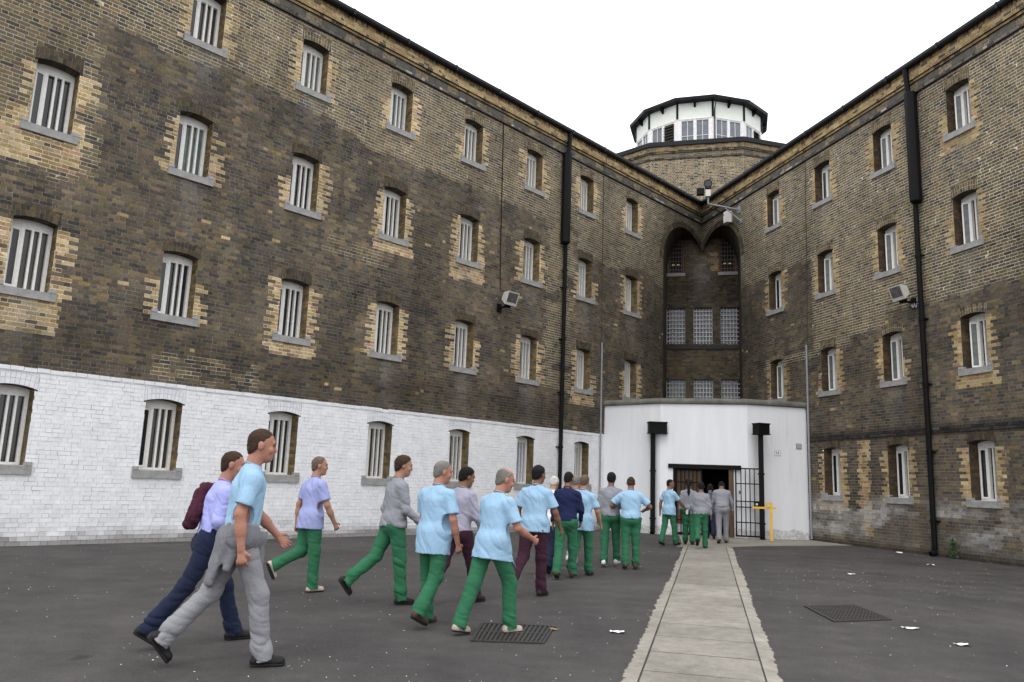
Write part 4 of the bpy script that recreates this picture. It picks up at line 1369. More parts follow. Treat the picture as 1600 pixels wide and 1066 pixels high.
# ================================================================ drain covers, litter, weed
def drain(label, quad, nb, kind):
    q = [np.array([*p, 0.]) for p in quad]
    c = sum(q) / 4
    t = thing('drain_cover', label, 'drain cover', tuple(c), 'drain covers in the asphalt')
    P = lambda u, v, z: (q[0] * (1 - u) * (1 - v) + q[1] * u * (1 - v) + q[2] * u * v + q[3] * (1 - u) * v) + Z * z
    mb = MB(); mb.add([P(0, 0, .003), P(1, 0, .003), P(1, 1, .003), P(0, 1, .003)], [(0, 1, 2, 3)]); mb.make('pit', M_DARK, t)
    mb = MB(); e = .035
    for a, b_, c_, d in ((0, 1, 0, e), (0, 1, 1 - e, 1), (0, e, e, 1 - e), (1 - e, 1, e, 1 - e)):
        V = [P(u, v, z) for z in (.004, .016) for u, v in ((a, c_), (b_, c_), (b_, d), (a, d))]
        mb.add(V, [(4, 5, 6, 7), (0, 1, 5, 4), (1, 2, 6, 5), (2, 3, 7, 6), (3, 0, 4, 7)])
    mb.make('frame', M_IRON, t)
    def bar(u0, u1, v0, v1, z1, nm):
        V = [P(u, v, z) for z in (.004, z1) for u, v in ((u0, v0), (u1, v0), (u1, v1), (u0, v1))]
        mb = MB(); mb.add(V, [(4, 5, 6, 7), (0, 1, 5, 4), (1, 2, 6, 5), (2, 3, 7, 6), (3, 0, 4, 7)]); mb.make(nm, M_IRON, t)
    for k in range(nb):
        u = e + (1 - 2 * e) * (k + .2) / nb; bar(u, u + (1 - 2 * e) / nb * .58, e, 1 - e, .013, 'bar')
    if kind == 'grid':
        for k in range(11):
            v = e + (1 - 2 * e) * (k + .3) / 11; bar(e, 1 - e, v, v + .03, .0145, 'crossbar')
    else:
        bar(e, 1 - e, .48, .52, .0145, 'crossbar')


drain('slotted iron drain cover in the asphalt under the walking men', [(-.284, 7.764), (.404, 7.772), (.568, 8.708), (-.213, 8.734)], 15, 'slot')
drain('square mesh iron drain cover alone in the right half of the yard', [(3.90, 9.70), (4.74, 10.02), (4.80, 11.22), (4.00, 10.92)], 14, 'grid')

lr = random.Random(11)
V = []; Q = []
def fleck(x, y, r, z=.003):
    n0 = len(V); k = lr.choice([4, 5, 6]); a0 = lr.random() * 6.3
    asp = lr.uniform(.35, 1)
    for i in range(k):
        a = a0 + 6.283 * i / k; rr_ = r * lr.uniform(.6, 1.2)
        V.append((x + rr_ * cos(a), y + rr_ * asp * sin(a), z + lr.uniform(.0, .006)))
    V.append((x, y, z + .006)); c = len(V) - 1
    for i in range(k): Q.append((n0 + i, n0 + (i + 1) % k, c))
cnt = 0
while cnt < 900:
    y = lr.uniform(5.6, 27); x = lr.uniform(-.8, 1.15) * y * .75
    p = np.array([x, y])
    if (p - C2) @ (-nL) < .15 or (p - C2) @ nR < .15: continue
    if vn(x * .5, y * .5, 4) < lr.random() * .9: continue
    fleck(x, y, lr.choice([.003, .003, .004, .005, .008]) * (1 + y * .035)); cnt += 1
lit = link('litter', mesh_from('litter', V, Q, M_PAPER), kind='stuff')
lit['label'] = 'tiny pale flecks of litter scattered over the asphalt'; lit['category'] = 'litter'
scraps = [((1405, 865), 'crumpled white paper scrap near the right wall, left of the drainpipe foot'), ((1455, 884), 'white paper scrap out from the foot of the right drainpipe'), ((1330, 898), 'small white paper scrap between path and right wall'),
          ((1423, 983), 'white paper scrap right of the mesh drain cover'), ((1505, 1009), 'flat white paper strip low in the right corner of the yard'), ((865, 985), 'orange brown leaf scrap beside the slotted drain cover'), ((965, 989), 'torn white scrap on asphalt left of the path'), ((1485, 911), None)]
def G(px, py):
    v = _fw * cam_f + CR * (px - 800) - CU * (py - 533); t = -CAM[2] / v[2]; return CAM + v * t
for (px, py), lab in scraps:
    if lab is None: continue
    c = G(px, py)
    V = []; Q = []
    n_ = 5; r_ = .075 if 'leaf' not in lab else .04
    for i in range(n_):
        for j in range(4):
            V.append((c[0] + (i - 2) * r_ * .5 + lr.uniform(-.015, .015), c[1] + (j - 1.5) * r_ * .45 + lr.uniform(-.015, .015), .006 + lr.uniform(0, .05) * (1 if 'crumpled' in lab or 'foot' in lab else .35)))
    for i in range(n_ - 1):
        for j in range(3): Q.append((i * 4 + j, i * 4 + 4 + j, i * 4 + 5 + j, i * 4 + 1 + j))
    o = link('leaf_scrap' if 'leaf' in lab else 'paper_scrap', mesh_from('scrap', np.array(V) - c, Q, M_TAN if 'leaf' in lab else M_PAPER), loc=tuple(c))
    o['label'] = lab; o['category'] = 'litter'; o['group'] = 'scraps of litter on the yard'

wd = thing('weed', 'green weed growing at the foot of the right brick wall', 'plant', tuple(FRW.P(13.03, 0, .1)))
M_LEAF = mat('weed_leaf', (.030, .075, .022), .6, .4, 20)
V = []; Q = []
for k in range(90):
    h = lr.random() ** .8 * .46; a = lr.random() * 6.283; rr_ = lr.random() * (.16 - .14 * h / .5)
    p = FRW.P(13.03 + rr_ * cos(a), h + .02, .12 + abs(rr_ * sin(a)))
    d = np.array([lr.uniform(-1, 1), lr.uniform(-1, 1), lr.uniform(-.3, .8)]); d /= np.linalg.norm(d)
    s_ = np.cross(d, [lr.uniform(-1, 1), lr.uniform(-1, 1), .3]); s_ /= np.linalg.norm(s_)
    L = lr.uniform(.05, .10); n0 = len(V)
    V += [p, p + d * L * .5 + s_ * L * .28, p + d * L + Z * -.01, p + d * L * .5 - s_ * L * .28]; Q.append((n0, n0 + 1, n0 + 2, n0 + 3))
part('foliage', V, Q, M_LEAF, wd, kind='stuff')
mb = MB()
for k in range(5):
    mb.tube([FRW.P(13.03 + .02 * k - .04, 0, .1), FRW.P(13.03 + .05 * k - .1, .4, .14)], .006, 4)
mb.make('stem', M_LEAF, wd, kind='stuff')

# ================================================================ people
class Vox:
    """signed distance field on a grid; each shape only touches its own neighbourhood"""
    def __init__(s, lo, hi, h):
        s.h = h; s.lo = np.array(lo, float) - 2 * h
        s.n = np.ceil((np.array(hi, float) - s.lo) / h).astype(int) + 3
        s.F = np.full(s.n, 1.0, np.float32)

    def _win(s, lo, hi, pad):
        a = np.clip(np.floor((lo - pad - s.lo) / s.h).astype(int), 0, s.n - 1)
        b = np.clip(np.ceil((hi + pad - s.lo) / s.h).astype(int) + 1, 1, s.n)
        sl = tuple(slice(i, max(i + 1, j)) for i, j in zip(a, b))
        ax = [s.lo[k] + s.h * np.arange(sl[k].start, sl[k].stop) for k in range(3)]
        return sl, ax[0][:, None, None], ax[1][None, :, None], ax[2][None, None, :]

    def _put(s, sl, d, k, sub=False):
        f = s.F[sl]
        if sub:
            s.F[sl] = np.maximum(f, -d); return
        if k > 0:
            hh = np.clip(.5 + .5 * (f - d) / k, 0, 1)
            s.F[sl] = f * (1 - hh) + d * hh - k * hh * (1 - hh)
        else:
            s.F[sl] = np.minimum(f, d)

    def cap(s, a, b, ra, rb, k=.02, R=None, sc=(1, 1, 1), sub=False):
        """rounded cone from a to b, optionally flattened along the rows of R by sc"""
        a = np.asarray(a, float); b = np.asarray(b, float)
        rm = max(ra, rb) * max(sc)
        sl, X, Y, Zg = s._win(np.minimum(a, b) - rm, np.maximum(a, b) + rm, k + 3 * s.h)
        if R is None: R = np.eye(3)
        sc = np.array(sc, float)
        px, py, pz = X - a[0], Y - a[1], Zg - a[2]
        q = [(R[i, 0] * px + R[i, 1] * py + R[i, 2] * pz) / sc[i] for i in range(3)]
        d = (R @ (b - a)) / sc
        L2 = max(d @ d, 1e-9)
        t = np.clip((q[0] * d[0] + q[1] * d[1] + q[2] * d[2]) / L2, 0, 1)
        dist = np.sqrt((q[0] - t * d[0]) ** 2 + (q[1] - t * d[1]) ** 2 + (q[2] - t * d[2]) ** 2) - (ra + (rb - ra) * t)
        s._put(sl, (dist * min(sc)).astype(np.float32), k, sub)

    def ell(s, c, r, R=None, k=.015, sub=False):
        c = np.asarray(c, float); r = np.asarray(r, float)
        m = r.max()
        sl, X, Y, Zg = s._win(c - m, c + m, k + 3 * s.h)
        if R is None: R = np.eye(3)
        p = (X - c[0], Y - c[1], Zg - c[2])
        q = [(R[i, 0] * p[0] + R[i, 1] * p[1] + R[i, 2] * p[2]) / r[i] for i in range(3)]
        n = np.sqrt(q[0] ** 2 + q[1] ** 2 + q[2] ** 2)
        n2 = np.sqrt((q[0] / r[0]) ** 2 + (q[1] / r[1]) ** 2 + (q[2] / r[2]) ** 2)
        s._put(sl, (n * (n - 1) / np.maximum(n2, 1e-6)).astype(np.float32), k, sub)

    def cut(s, p, n, within=None, rag=0.0):
        """remove everything on the +n side of the plane (optionally only near a point)"""
        p = np.asarray(p, float); n = np.asarray(n, float) / np.linalg.norm(n)
        if within is None:
            sl = tuple(slice(0, k) for k in s.n); ax = [s.lo[k] + s.h * np.arange(s.n[k]) for k in range(3)]
            X, Y, Zg = ax[0][:, None, None], ax[1][None, :, None], ax[2][None, None, :]
        else:
            c, r = within
            sl, X, Y, Zg = s._win(np.asarray(c) - r, np.asarray(c) + r, 0)
        d = (X - p[0]) * n[0] + (Y - p[1]) * n[1] + (Zg - p[2]) * n[2]
        if rag: d = d + rag * (np.sin(X * 310 + np.sin(Zg * 170) * 2) * np.sin(Y * 270 + 1) + .8 * np.sin(Zg * 350 + X * 120) * np.sin(Y * 150))
        f = s.F[sl]
        if within is None: s.F[sl] = np.maximum(f, d)
        else:
            rr = (X - c[0]) ** 2 + (Y - c[1]) ** 2 + (Zg - c[2]) ** 2
            s.F[sl] = np.where(rr < r * r, np.maximum(f, d), f)

    def mesh(s):
        F = s.F; S = F < 0
        nx, ny, nz = F.shape
        cnt = np.zeros((nx - 1, ny - 1, nz - 1), np.int8)
        for i in (0, 1):
            for j in (0, 1):
                for k in (0, 1):
                    cnt += S[i:nx - 1 + i, j:ny - 1 + j, k:nz - 1 + k]
        mixed = (cnt > 0) & (cnt < 8)
        idx = np.argwhere(mixed)
        if len(idx) == 0: return np.zeros((0, 3)), np.zeros((0, 4), int)
        ids = np.full(cnt.shape, -1, np.int32); ids[mixed] = np.arange(len(idx))
        acc = np.zeros((len(idx), 3)); w_ = np.zeros(len(idx))
        I, J, K = idx.T
        cs = [(0, 0, 0), (1, 0, 0), (0, 1, 0), (1, 1, 0), (0, 0, 1), (1, 0, 1), (0, 1, 1), (1, 1, 1)]
        val = [F[I + a, J + b, K + c] for a, b, c in cs]
        for e0, e1 in ((0, 1), (2, 3), (4, 5), (6, 7), (0, 2), (1, 3), (4, 6), (5, 7), (0, 4), (1, 5), (2, 6), (3, 7)):
            f0, f1 = val[e0], val[e1]
            m = (f0 < 0) != (f1 < 0)
            t = np.where(m, f0 / np.where(m, f0 - f1, 1), 0)
            p0 = np.array(cs[e0], float); p1 = np.array(cs[e1], float)
            acc += np.where(m[:, None], p0 + t[:, None] * (p1 - p0), 0); w_ += m
        V = s.lo + s.h * (idx + acc / w_[:, None])
        Q = []
        for ax in range(3):
            A = np.take(S, range(0, S.shape[ax] - 1), ax); B = np.take(S, range(1, S.shape[ax]), ax)
            e = np.argwhere(A != B)
            flip = A[tuple(e.T)]
            o1, o2 = [(1, 2), (2, 0), (0, 1)][ax]
            ok = (e[:, o1] > 0) & (e[:, o2] > 0) & (e[:, o1] < cnt.shape[o1]) & (e[:, o2] < cnt.shape[o2])
            e = e[ok]; flip = flip[ok]
            def cid(d1, d2):
                c = e.copy(); c[:, o1] += d1; c[:, o2] += d2
                return ids[tuple(c.T)]
            q = np.stack([cid(-1, -1), cid(0, -1), cid(0, 0), cid(-1, 0)], 1)
            q[~flip] = q[~flip][:, ::-1]
            Q.append(q)
        Q = np.concatenate(Q); Q = Q[(Q >= 0).all(1)]
        # one relaxation pass
        nb = np.zeros_like(V); c = np.zeros(len(V))
        for a, b in ((0, 1), (1, 2), (2, 3), (3, 0)):
            np.add.at(nb, Q[:, a], V[Q[:, b]]); np.add.at(c, Q[:, a], 1)
            np.add.at(nb, Q[:, b], V[Q[:, a]]); np.add.at(c, Q[:, b], 1)
        V = V * .55 + .45 * nb / np.maximum(c, 1)[:, None]
        return V, Q


def vnormals(V, Q):
    n = np.cross(V[Q[:, 2]] - V[Q[:, 0]], V[Q[:, 3]] - V[Q[:, 1]])
    N = np.zeros_like(V)
    for k in range(4): np.add.at(N, Q[:, k], n)
    return N / np.maximum(np.linalg.norm(N, axis=1), 1e-9)[:, None]


def rotx(a):
    return np.array([[1, 0, 0], [0, cos(a), -sin(a)], [0, sin(a), cos(a)]])


def rotz3(a):
    return np.array([[cos(a), -sin(a), 0], [sin(a), cos(a), 0], [0, 0, 1]])


CLOTH = {}


def cloth(name, rgb, var=.10, rough=.9):
    if name not in CLOTH:
        m, t, b = new_mat(name)
        tc = t.nodes.new('ShaderNodeTexCoord'); v = tc.outputs['Object']
        c = ramp(t, noise(t, v, 5, 5, .6), .3, .7, tuple(x * (1 - var) for x in rgb), tuple(min(1, x * (1 + var)) for x in rgb))
        c = mix_rgb(t, 'MULTIPLY', 1.0, c, ramp(t, noise(t, v, 160, 2, .6), .3, .7, .9, 1.1))
        t.links.new(c, b.inputs['Base Color']); b.inputs['Roughness'].default_value = rough
        b.inputs['Specular IOR Level'].default_value = .15
        b.inputs['Sheen Weight'].default_value = .03
        bp = t.nodes.new('ShaderNodeBump'); bp.inputs['Strength'].default_value = .45; bp.inputs['Distance'].default_value = .012
        n1 = t.nodes.new('ShaderNodeTexNoise'); n1.inputs['Scale'].default_value = 22; n1.inputs['Detail'].default_value = 4; n1.inputs['Distortion'].default_value = 1.2
        t.links.new(v, n1.inputs['Vector']); t.links.new(n1.outputs['Fac'], bp.inputs['Height']); t.links.new(bp.outputs[0], b.inputs['Normal'])
        CLOTH[name] = m
    return CLOTH[name]


SKIN = {'light': (.34, .185, .125), 'pink': (.36, .175, .125), 'tan': (.20, .105, .065), 'dark': (.075, .038, .024)}
HAIR = {'brown': (.040, .024, .015), 'black': (.010, .009, .009), 'grey': (.16, .145, .13), 'shaved': (.11, .075, .055), 'white': (.5, .49, .47), 'ginger': (.09, .045, .022)}
TOP = {'sky': (.275, .43, .575), 'lilac': (.29, .32, .55), 'shirtlilac': (.34, .36, .68), 'grey': (.235, .24, .265), 'greylilac': (.30, .29, .36), 'navy': (.012, .017, .055), 'white': (.70, .70, .72), 'blue': (.06, .075, .16)}
LEG = {'green': (.028, .128, .064), 'grey': (.23, .23, .245), 'maroon': (.040, .014, .026), 'navy': (.013, .018, .042), 'lightgrey': (.34, .34, .39)}
SHOE = {'black': (.012, .011, .011), 'brown': (.065, .032, .020), 'white': (.62, .61, .60), 'beige': (.40, .33, .28)}


def folds(V, N, seed, amp, wl, ax, amp_fn=None):
    """cloth folds: anisotropic noise pushed along the normal, short waves along ax"""
    ax = np.asarray(ax, float); ax /= np.linalg.norm(ax)
    al = V @ ax; P = V - al[:, None] * ax
    wob = vn3(V / .16, seed) - .5
    q = np.concatenate([P / (wl * 3.4)], 1) + ((al + .05 * wob) / wl)[:, None] * ax
    d = np.abs(vn3(q, seed + 1) - .5) * 2
    d2 = vn3(q * 2.3 + 5, seed + 2) - .5
    e = np.abs(vn3(q * 1.6 + 11, seed + 3) - .5) * 2
    a = amp * (amp_fn(V) if amp_fn is not None else 1)
    g3 = np.abs(vn3(P / (wl * .9) + (al / (wl * 1.7))[:, None] * ax + 3, seed + 4) - .5) * 2
    return V + N * (a * (.28 - .85 * (1 - d) ** 3 - .45 * (1 - e) ** 4 - .18 * (1 - g3) ** 5 + .30 * d2))[:, None]


def sole_z(a, k, toe):
    an = -.43 * cos(RD(a)) - .425 * cos(RD(a - k))
    return min(an - sin(RD(toe)) * t - cos(RD(toe)) * .082 for t in (-.06, .10, .19))


def plant(front, rear, side_front):
    """swing the rear hip until both soles reach the ground"""
    zf = sole_z(*front)
    best = min(range(-40, -6), key=lambda h_: abs(sole_z(h_, rear[1], rear[2]) - zf) + .0004 * abs(h_ - rear[0]))
    o_ = 'R' if side_front == 'L' else 'L'
    return {side_front: front, o_: (best, rear[1], rear[2])}


def person(label, pos, heading, legs, arms, top, bottom, shoes, skin, hair, H=1.76, anchor='L', lean=3, head=(0, 0), sleeves='short',
           build=1.0, hem=-.10, extras=(), untuck=None, seed=1, baggy=1.0):
    """legs: {'L':(hip,knee,toe_down),'R':...}; arms: {'L':(flex,abduct,elbow,inward),'R':...}, degrees"""
    rs = np.random.RandomState(seed)
    sc = H / 1.76
    dist = float(np.linalg.norm(np.array(pos[:2]) - CAM[:2]))
    h = min(.016, max(.0068, dist * .0010))
    J = {}
    hip = np.zeros(3)
    Rl = rotx(-RD(lean))
    for sd_, sx in (('L', -1), ('R', 1)):
        a, k, toe = legs[sd_]
        hj = np.array([sx * .092 * build, 0, 0])
        th = RD(a); sh = RD(a - k)
        kn = hj + .43 * np.array([0, sin(th), -cos(th)]); an = kn + .425 * np.array([0, sin(sh), -cos(sh)])
        f = np.array([0, cos(RD(toe)), -sin(RD(toe))]); up = np.array([0, sin(RD(toe)), cos(RD(toe))])
        spl = .12 * sx
        f = rotz3(-spl) @ f
        J[sd_] = dict(hip=hj, knee=kn, ank=an, f=f, up=up, shin=(an - kn) / np.linalg.norm(an - kn))
    spine = lambda x, y, z: Rl @ np.array([x, y, z])
    neck = spine(0, -.012, .525)
    yaw, pit = head
    Rh = rotz3(-RD(yaw)) @ rotx(-RD(pit + lean * .3))
    hc = neck + rotx(-RD(lean * .7 + pit * .5)) @ np.array([0, .028, .105]) + Rh @ np.array([0, .012, .06])
    for sd_, sx in (('L', -1), ('R', 1)):
        fl, ab, el_, inw = arms[sd_]
        sj = spine(sx * .183 * build, -.012, .452)
        def dirn(f_, ab_, inw_=0):
            v = np.array([0, sin(f_), -cos(f_)])
            v = v * cos(ab_); v[0] = sx * sin(ab_)
            c, s_ = cos(inw_ * sx), sin(inw_ * sx)
            return np.array([c * v[0] - s_ * v[1], s_ * v[0] + c * v[1], v[2]])
        u = dirn(RD(fl), RD(ab)); fo_ = dirn(RD(fl + el_), RD(ab) * .5, RD(inw))
        el = sj + .285 * u; wr = el + .25 * fo_
        J['a' + sd_] = dict(sh=sj, el=el, wr=wr, u=u, f=fo_)
    # stand the anchor foot on the ground
    soles = []
    for sd_ in 'LR':
        j = J[sd_]
        for t in (-.06, .10, .19): soles.append((j['ank'] + j['f'] * t - j['up'] * .082)[2])
    zoff = -min(soles) * sc
    ak = J[anchor]['ank'] + J[anchor]['f'] * .06
    Rw = rotz3(-RD(heading))
    base = np.array([pos[0], pos[1], 0.0]) - Rw @ (np.array([ak[0], ak[1], 0]) * sc)
    root = thing('person', label, 'person', (base[0], base[1], 0), 'people walking in line to the doorway')
    def emit(vx, name, m, fold=None, parent=root):
        V, Q = vx.mesh()
        if len(V) == 0: return None
        if fold: V = fold(V, vnormals(V, Q))
        V = (V * sc) @ Rw.T + np.array([0, 0, zoff])
        me = mesh_from(name, V, Q.astype(np.int32), m, smooth=True)
        o = link(name, me, parent); return o
    allp = np.array([J[a][b] for a in ('L', 'R') for b in ('hip', 'knee', 'ank')] + [J[a][b] for a in ('aL', 'aR') for b in ('sh', 'el', 'wr')] + [J['aL']['wr'] + J['aL']['f'] * .2, J['aR']['wr'] + J['aR']['f'] * .2, hc, neck])
    lo = allp.min(0) - .2; hi = allp.max(0) + .2
    # ---- body: head, neck, arms, hands, core
    vx = Vox(lo, hi, h)
    fw = Rh @ np.array([0, 1.0, 0]); rt = Rh @ np.array([1.0, 0, 0]); upv = Rh @ np.array([0, 0, 1.0])
    hp = lambda x, y, z: hc + rt * x + fw * y + upv * z
    R3 = Rh.T
    vx.ell(hp(0, -.008, .028), (.077, .098, .092), R3, k=.0)
    vx.ell(hp(0, .030, -.045), (.058, .066, .078), R3, k=.03)
    vx.cap(hp(0, .062, -.088), hp(0, .066, -.09), .030, .030, k=.03)
    vx.cap(hp(0, .092, .012), hp(0, .107, -.028), .009, .0135, k=.014)                         # nose
    vx.cap(hp(-.028, .090, .030), hp(.028, .090, .030), .010, .010, k=.02)                     # brow
    vx.cap(hp(-.020, .090, -.062), hp(.020, .090, -.062), .008, .008, k=.012)                  # lips
    for sx in (-1, 1):
        vx.ell(hp(sx * .031, .098, .012), (.014, .010, .009), R3, sub=True)
        vx.ell(hp(sx * .080, -.008, -.008), (.011, .022, .034), R3, k=.008)
        vx.ell(hp(sx * .043, .070, -.030), (.02, .02, .022), R3, k=.02)
    vx.cap(neck + spine(0, -.01, -.08), hc + upv * -.06 - fw * .02, .066, .056, k=.03)
    vx.cap(spine(-.10, -.012, .41), spine(.10, -.012, .41), .055, .055, k=.03)
    vx.cap(spine(0, 0, .0), spine(0, 0, .38), .105, .12, k=.05, R=Rl.T, sc=(1.2, .8, 1))
    for sd_ in 'LR':
        j = J[sd_]
        vx.cap(j['hip'], j['knee'], .075, .052, k=.04); vx.cap(j['knee'], j['ank'], .052, .036, k=.02)
        vx.cap(j['ank'] + j['up'] * .0, j['ank'] + j['f'] * .10 - j['up'] * .045, .034, .026, k=.02)
        a = J['a' + sd_]
        vx.cap(a['sh'] + np.array([-.016 if sd_ == 'R' else .016, 0, -.03]), a['el'], .044 - (0 if sleeves == 'short' else .012), .040 - (0 if sleeves == 'short' else .012), k=.02)
        sl_ = 0 if sleeves == 'short' else .013
        vx.cap(a['el'], a['el'] + .5 * (a['wr'] - a['el']), .042 - sl_, .040 - sl_, k=.02); vx.cap(a['el'] + .4 * (a['wr'] - a['el']), a['wr'], .040 - sl_, .026, k=.02)
        # hand: palm, four fingers of unequal length, thumb off the side
        d = a['f']; sx = -1 if sd_ == 'L' else 1
        inn = np.array([-sx, .35, 0.0]); inn -= d * (inn @ d); inn /= np.linalg.norm(inn)     # palm faces the body
        fwd = np.cross(d, inn) * sx
        if fwd[1] < 0: fwd = -fwd                                                             # thumb side
        w0 = a['wr']
        vx.cap(w0, w0 + d * .075, .024, .034, k=.012, R=np.array([inn, fwd, d]), sc=(.55, 1, 1))
        for q, (off, L) in enumerate(((.033, .066), (.011, .078), (-.011, .072), (-.032, .056))):
            b0 = w0 + d * .080 + fwd * off
            b1 = b0 + (d * .85 + inn * .35) * L * .5; b2 = b1 + (d * .45 + inn * .9) * L * .5
            vx.cap(b0, b1, .0086, .0082, k=.003); vx.cap(b1, b2, .0082, .0070, k=.002)
        t0 = w0 + d * .028 + fwd * .026; t1 = t0 + (d * .6 + fwd * .75 + inn * .2) * .038; t2 = t1 + (d * .9 + inn * .45) * .030
        vx.cap(t0, t1, .013, .011, k=.008); vx.cap(t1, t2, .011, .009, k=.003)
    sk = SKIN[skin]
    skm = cloth('skin_' + skin, sk, .07, .55)
    body = emit(vx, 'body', skm)
    # eyes
    for sx in (-1, 1):
        if dist < 30:
            ev = Vox(hp(sx * .031, .088, .012) - .02, hp(sx * .031, .088, .012) + .02, .004)
            ev.ell(hp(sx * .031, .0885, .012), (.0105, .0085, .0075), R3, k=0)
            emit(ev, 'eye', cloth('eye_dark', (.03, .022, .018), .1, .2))
    # ---- hair
    hv = Vox(hc - .26 - (.35 if hair[1] == 'tail' else 0), hc + .22, max(.0055, h * .7))
    t = {'short': .010, 'crop': .0035, 'bald': .003, 'tail': .015}[hair[1]]
    hv.ell(hp(0, -.011, .030), (.077 + t, .098 + t, .092 + t), R3, k=0)
    hv.ell(hp(0, -.040, -.03), (.066 + t * .7, .058 + t * .7, .07), R3, k=.02)
    hv.cut(hp(0, .036, .064), fw * .80 + upv * -.60, None, .007)
    hv.cut(hp(0, .0, -.082), -upv, None, .009)
    for sx in (-1, 1):
        hv.cap(hp(sx * .083, .030, -.025), hp(sx * .083, .06, -.05), .030, .03, sub=True)
    if hair[1] == 'bald':
        hv.ell(hp(0, .02, .115), (.066, .088, .062), R3, sub=True)
    if hair[1] == 'tail':
        hv.cap(hp(0, -.11, .01), hp(0, -.145, -.06), .034, .040, k=.02); hv.cap(hp(0, -.145, -.06), hp(.005, -.15, -.24), .040, .034, k=.02); hv.cap(hp(.005, -.15, -.24), hp(.0, -.14, -.38), .034, .012, k=.02)
    hm = cloth('hair_' + hair[0], HAIR[hair[0]], .3, .8)
    HV, HQ = hv.mesh()
    if dist < 24 and len(HQ):
        HN = vnormals(HV, HQ)
        HV = HV + HN * (.006 * (vn3(HV / .013, seed) - .4) + .004 * (vn3(HV / .03, seed + 1) - .5))[:, None]
        ns = 2600 if dist < 12 else 900
        fi = rs.randint(0, len(HQ), ns); wts = rs.dirichlet((1, 1, 1, 1), ns)
        P0 = (HV[HQ[fi]] * wts[:, :, None]).sum(1); N0 = (HN[HQ[fi]] * wts[:, :, None]).sum(1)
        flow = -upv[None] * .8 + N0 * .55 + rs.normal(0, .45, (ns, 3)) + (fw * .5)[None] * (((P0 - hc) @ upv) > .06)[:, None]
        flow /= np.linalg.norm(flow, axis=1)[:, None]
        Ls = {'short': .017, 'crop': .008, 'bald': .007, 'tail': .020}[hair[1]] * rs.uniform(.6, 1.3, ns)[:, None]
        sv_ = np.cross(flow, N0); sv_ /= np.maximum(np.linalg.norm(sv_, axis=1), 1e-6)[:, None]
        A_h = P0 - N0 * .002
        T4 = np.stack([A_h - sv_ * .0016, A_h + sv_ * .0016, A_h + flow * Ls + sv_ * .0004, A_h + flow * Ls - sv_ * .0004], 1).reshape(-1, 3)
        HQ = np.concatenate([HQ, np.arange(len(T4)).reshape(-1, 4) + len(HV)]); HV = np.concatenate([HV, T4])
    me_ = mesh_from('hair', (HV * sc) @ Rw.T + np.array([0, 0, zoff]), HQ.astype(np.int32), hm, smooth=True); link('hair', me_, root)
    if dist < 24:
        for sx in (-1, 1):
            bv = Vox(hp(sx * .03, .098, .032) - .04, hp(sx * .03, .098, .032) + .04, .0045)
            bv.cap(hp(sx * .014, .101, .030), hp(sx * .046, .090, .033), .0055, .0035, k=0)
            emit(bv, 'eyebrow', hm)
    if False: emit(hv, 'hair', cloth('hair_' + hair[0], HAIR[hair[0]], .25, .75), lambda V, N: V + N * (.007 * (vn3(V / .013, seed) - .4) + .004 * (vn3(V / .03, seed + 1) - .5))[:, None])
    hg = max(.0085, h * 1.1)
    # ---- trousers
    tv = Vox(lo, np.array([hi[0], hi[1], .16]), hg)
    bg_ = baggy
    tv.cap(spine(-.05, .0, .07), spine(.05, .0, .07), .112 * build, .112 * build, k=.04, R=Rl.T, sc=(1.12, .96, 1))
    tv.cap(np.array([-.06, -.03, -.03]), np.array([.06, -.03, -.03]), .118 * build, .118 * build, k=.05)
    for sd_ in 'LR':
        j = J[sd_]
        tv.cap(j['hip'] + np.array([0, -.005, .0]), j['knee'], .105 * build * bg_, .080 * bg_, k=.045)
        tv.cap(j['knee'], j['ank'] - j['shin'] * .06, .080 * bg_, .072 * bg_, k=.035)
        tv.cap(j['ank'] - j['shin'] * .08, j['ank'] + j['shin'] * .035 + j['f'] * .012, .074 * bg_, .079 * bg_, k=.03)
    tv.cut(spine(0, 0, .115 if hem > 0 else hem + .045), Rl @ np.array([0, 0, 1.0]))
    for sd_ in 'LR':
        j = J[sd_]; tv.cut(j['ank'] + j['shin'] * .045, j['shin'], (j['ank'] + j['shin'] * .10, .17))
    kn = [J['L']['knee'], J['R']['knee']]; an = [J['L']['ank'], J['R']['ank']]
    def tamp(V):
        a = .45 + 0 * V[:, 0]
        for p, w0, g_ in [(q, .13, .6) for q in kn] + [(q, .17, 1.1) for q in an] + [(np.array([0, 0, -.12]), .16, .6)]:
            a = a + g_ * np.exp(-((V - p) ** 2).sum(1) / w0 ** 2)
        return a
    emit(tv, 'trousers', cloth('trousers_' + bottom, LEG[bottom], .10), lambda V, N: folds(V, N, seed + 10, .0125 * (.8 + .4 * rs.rand()), .065, (.25, .3, 1), tamp))
    # ---- top
    tp = Vox(lo, np.array([hi[0], hi[1], neck[2] + .12]), hg)
    tuck = hem > 0
    bw = build
    tp.cap(spine(0, -.005, max(hem, -.02) + .04), spine(0, -.005, .36), .138 * bw, .140 * bw, k=.03, R=Rl.T, sc=(1.30, .88, 1))
    if not tuck:
        tp.cap(spine(0, -.012, hem - .06), spine(0, -.012, .02), .153 * bw, .148 * bw, k=.03, R=Rl.T, sc=(1.18, 1.05, 1))
        if hem < -.04:
            for sd_ in 'LR':
                j = J[sd_]; v_ = j['knee'] - j['hip']
                tp.cap(j['hip'] + np.array([0, 0, .04]), j['hip'] + v_ * min(.8, (.09 - hem) / .43), .112 * bw, .108 * bw, k=.05)
    for sx in (-1, 1):
        tp.cap(spine(sx * .03, -.015, .475), spine(sx * .150 * bw, -.012, .418), .062, .072, k=.05)
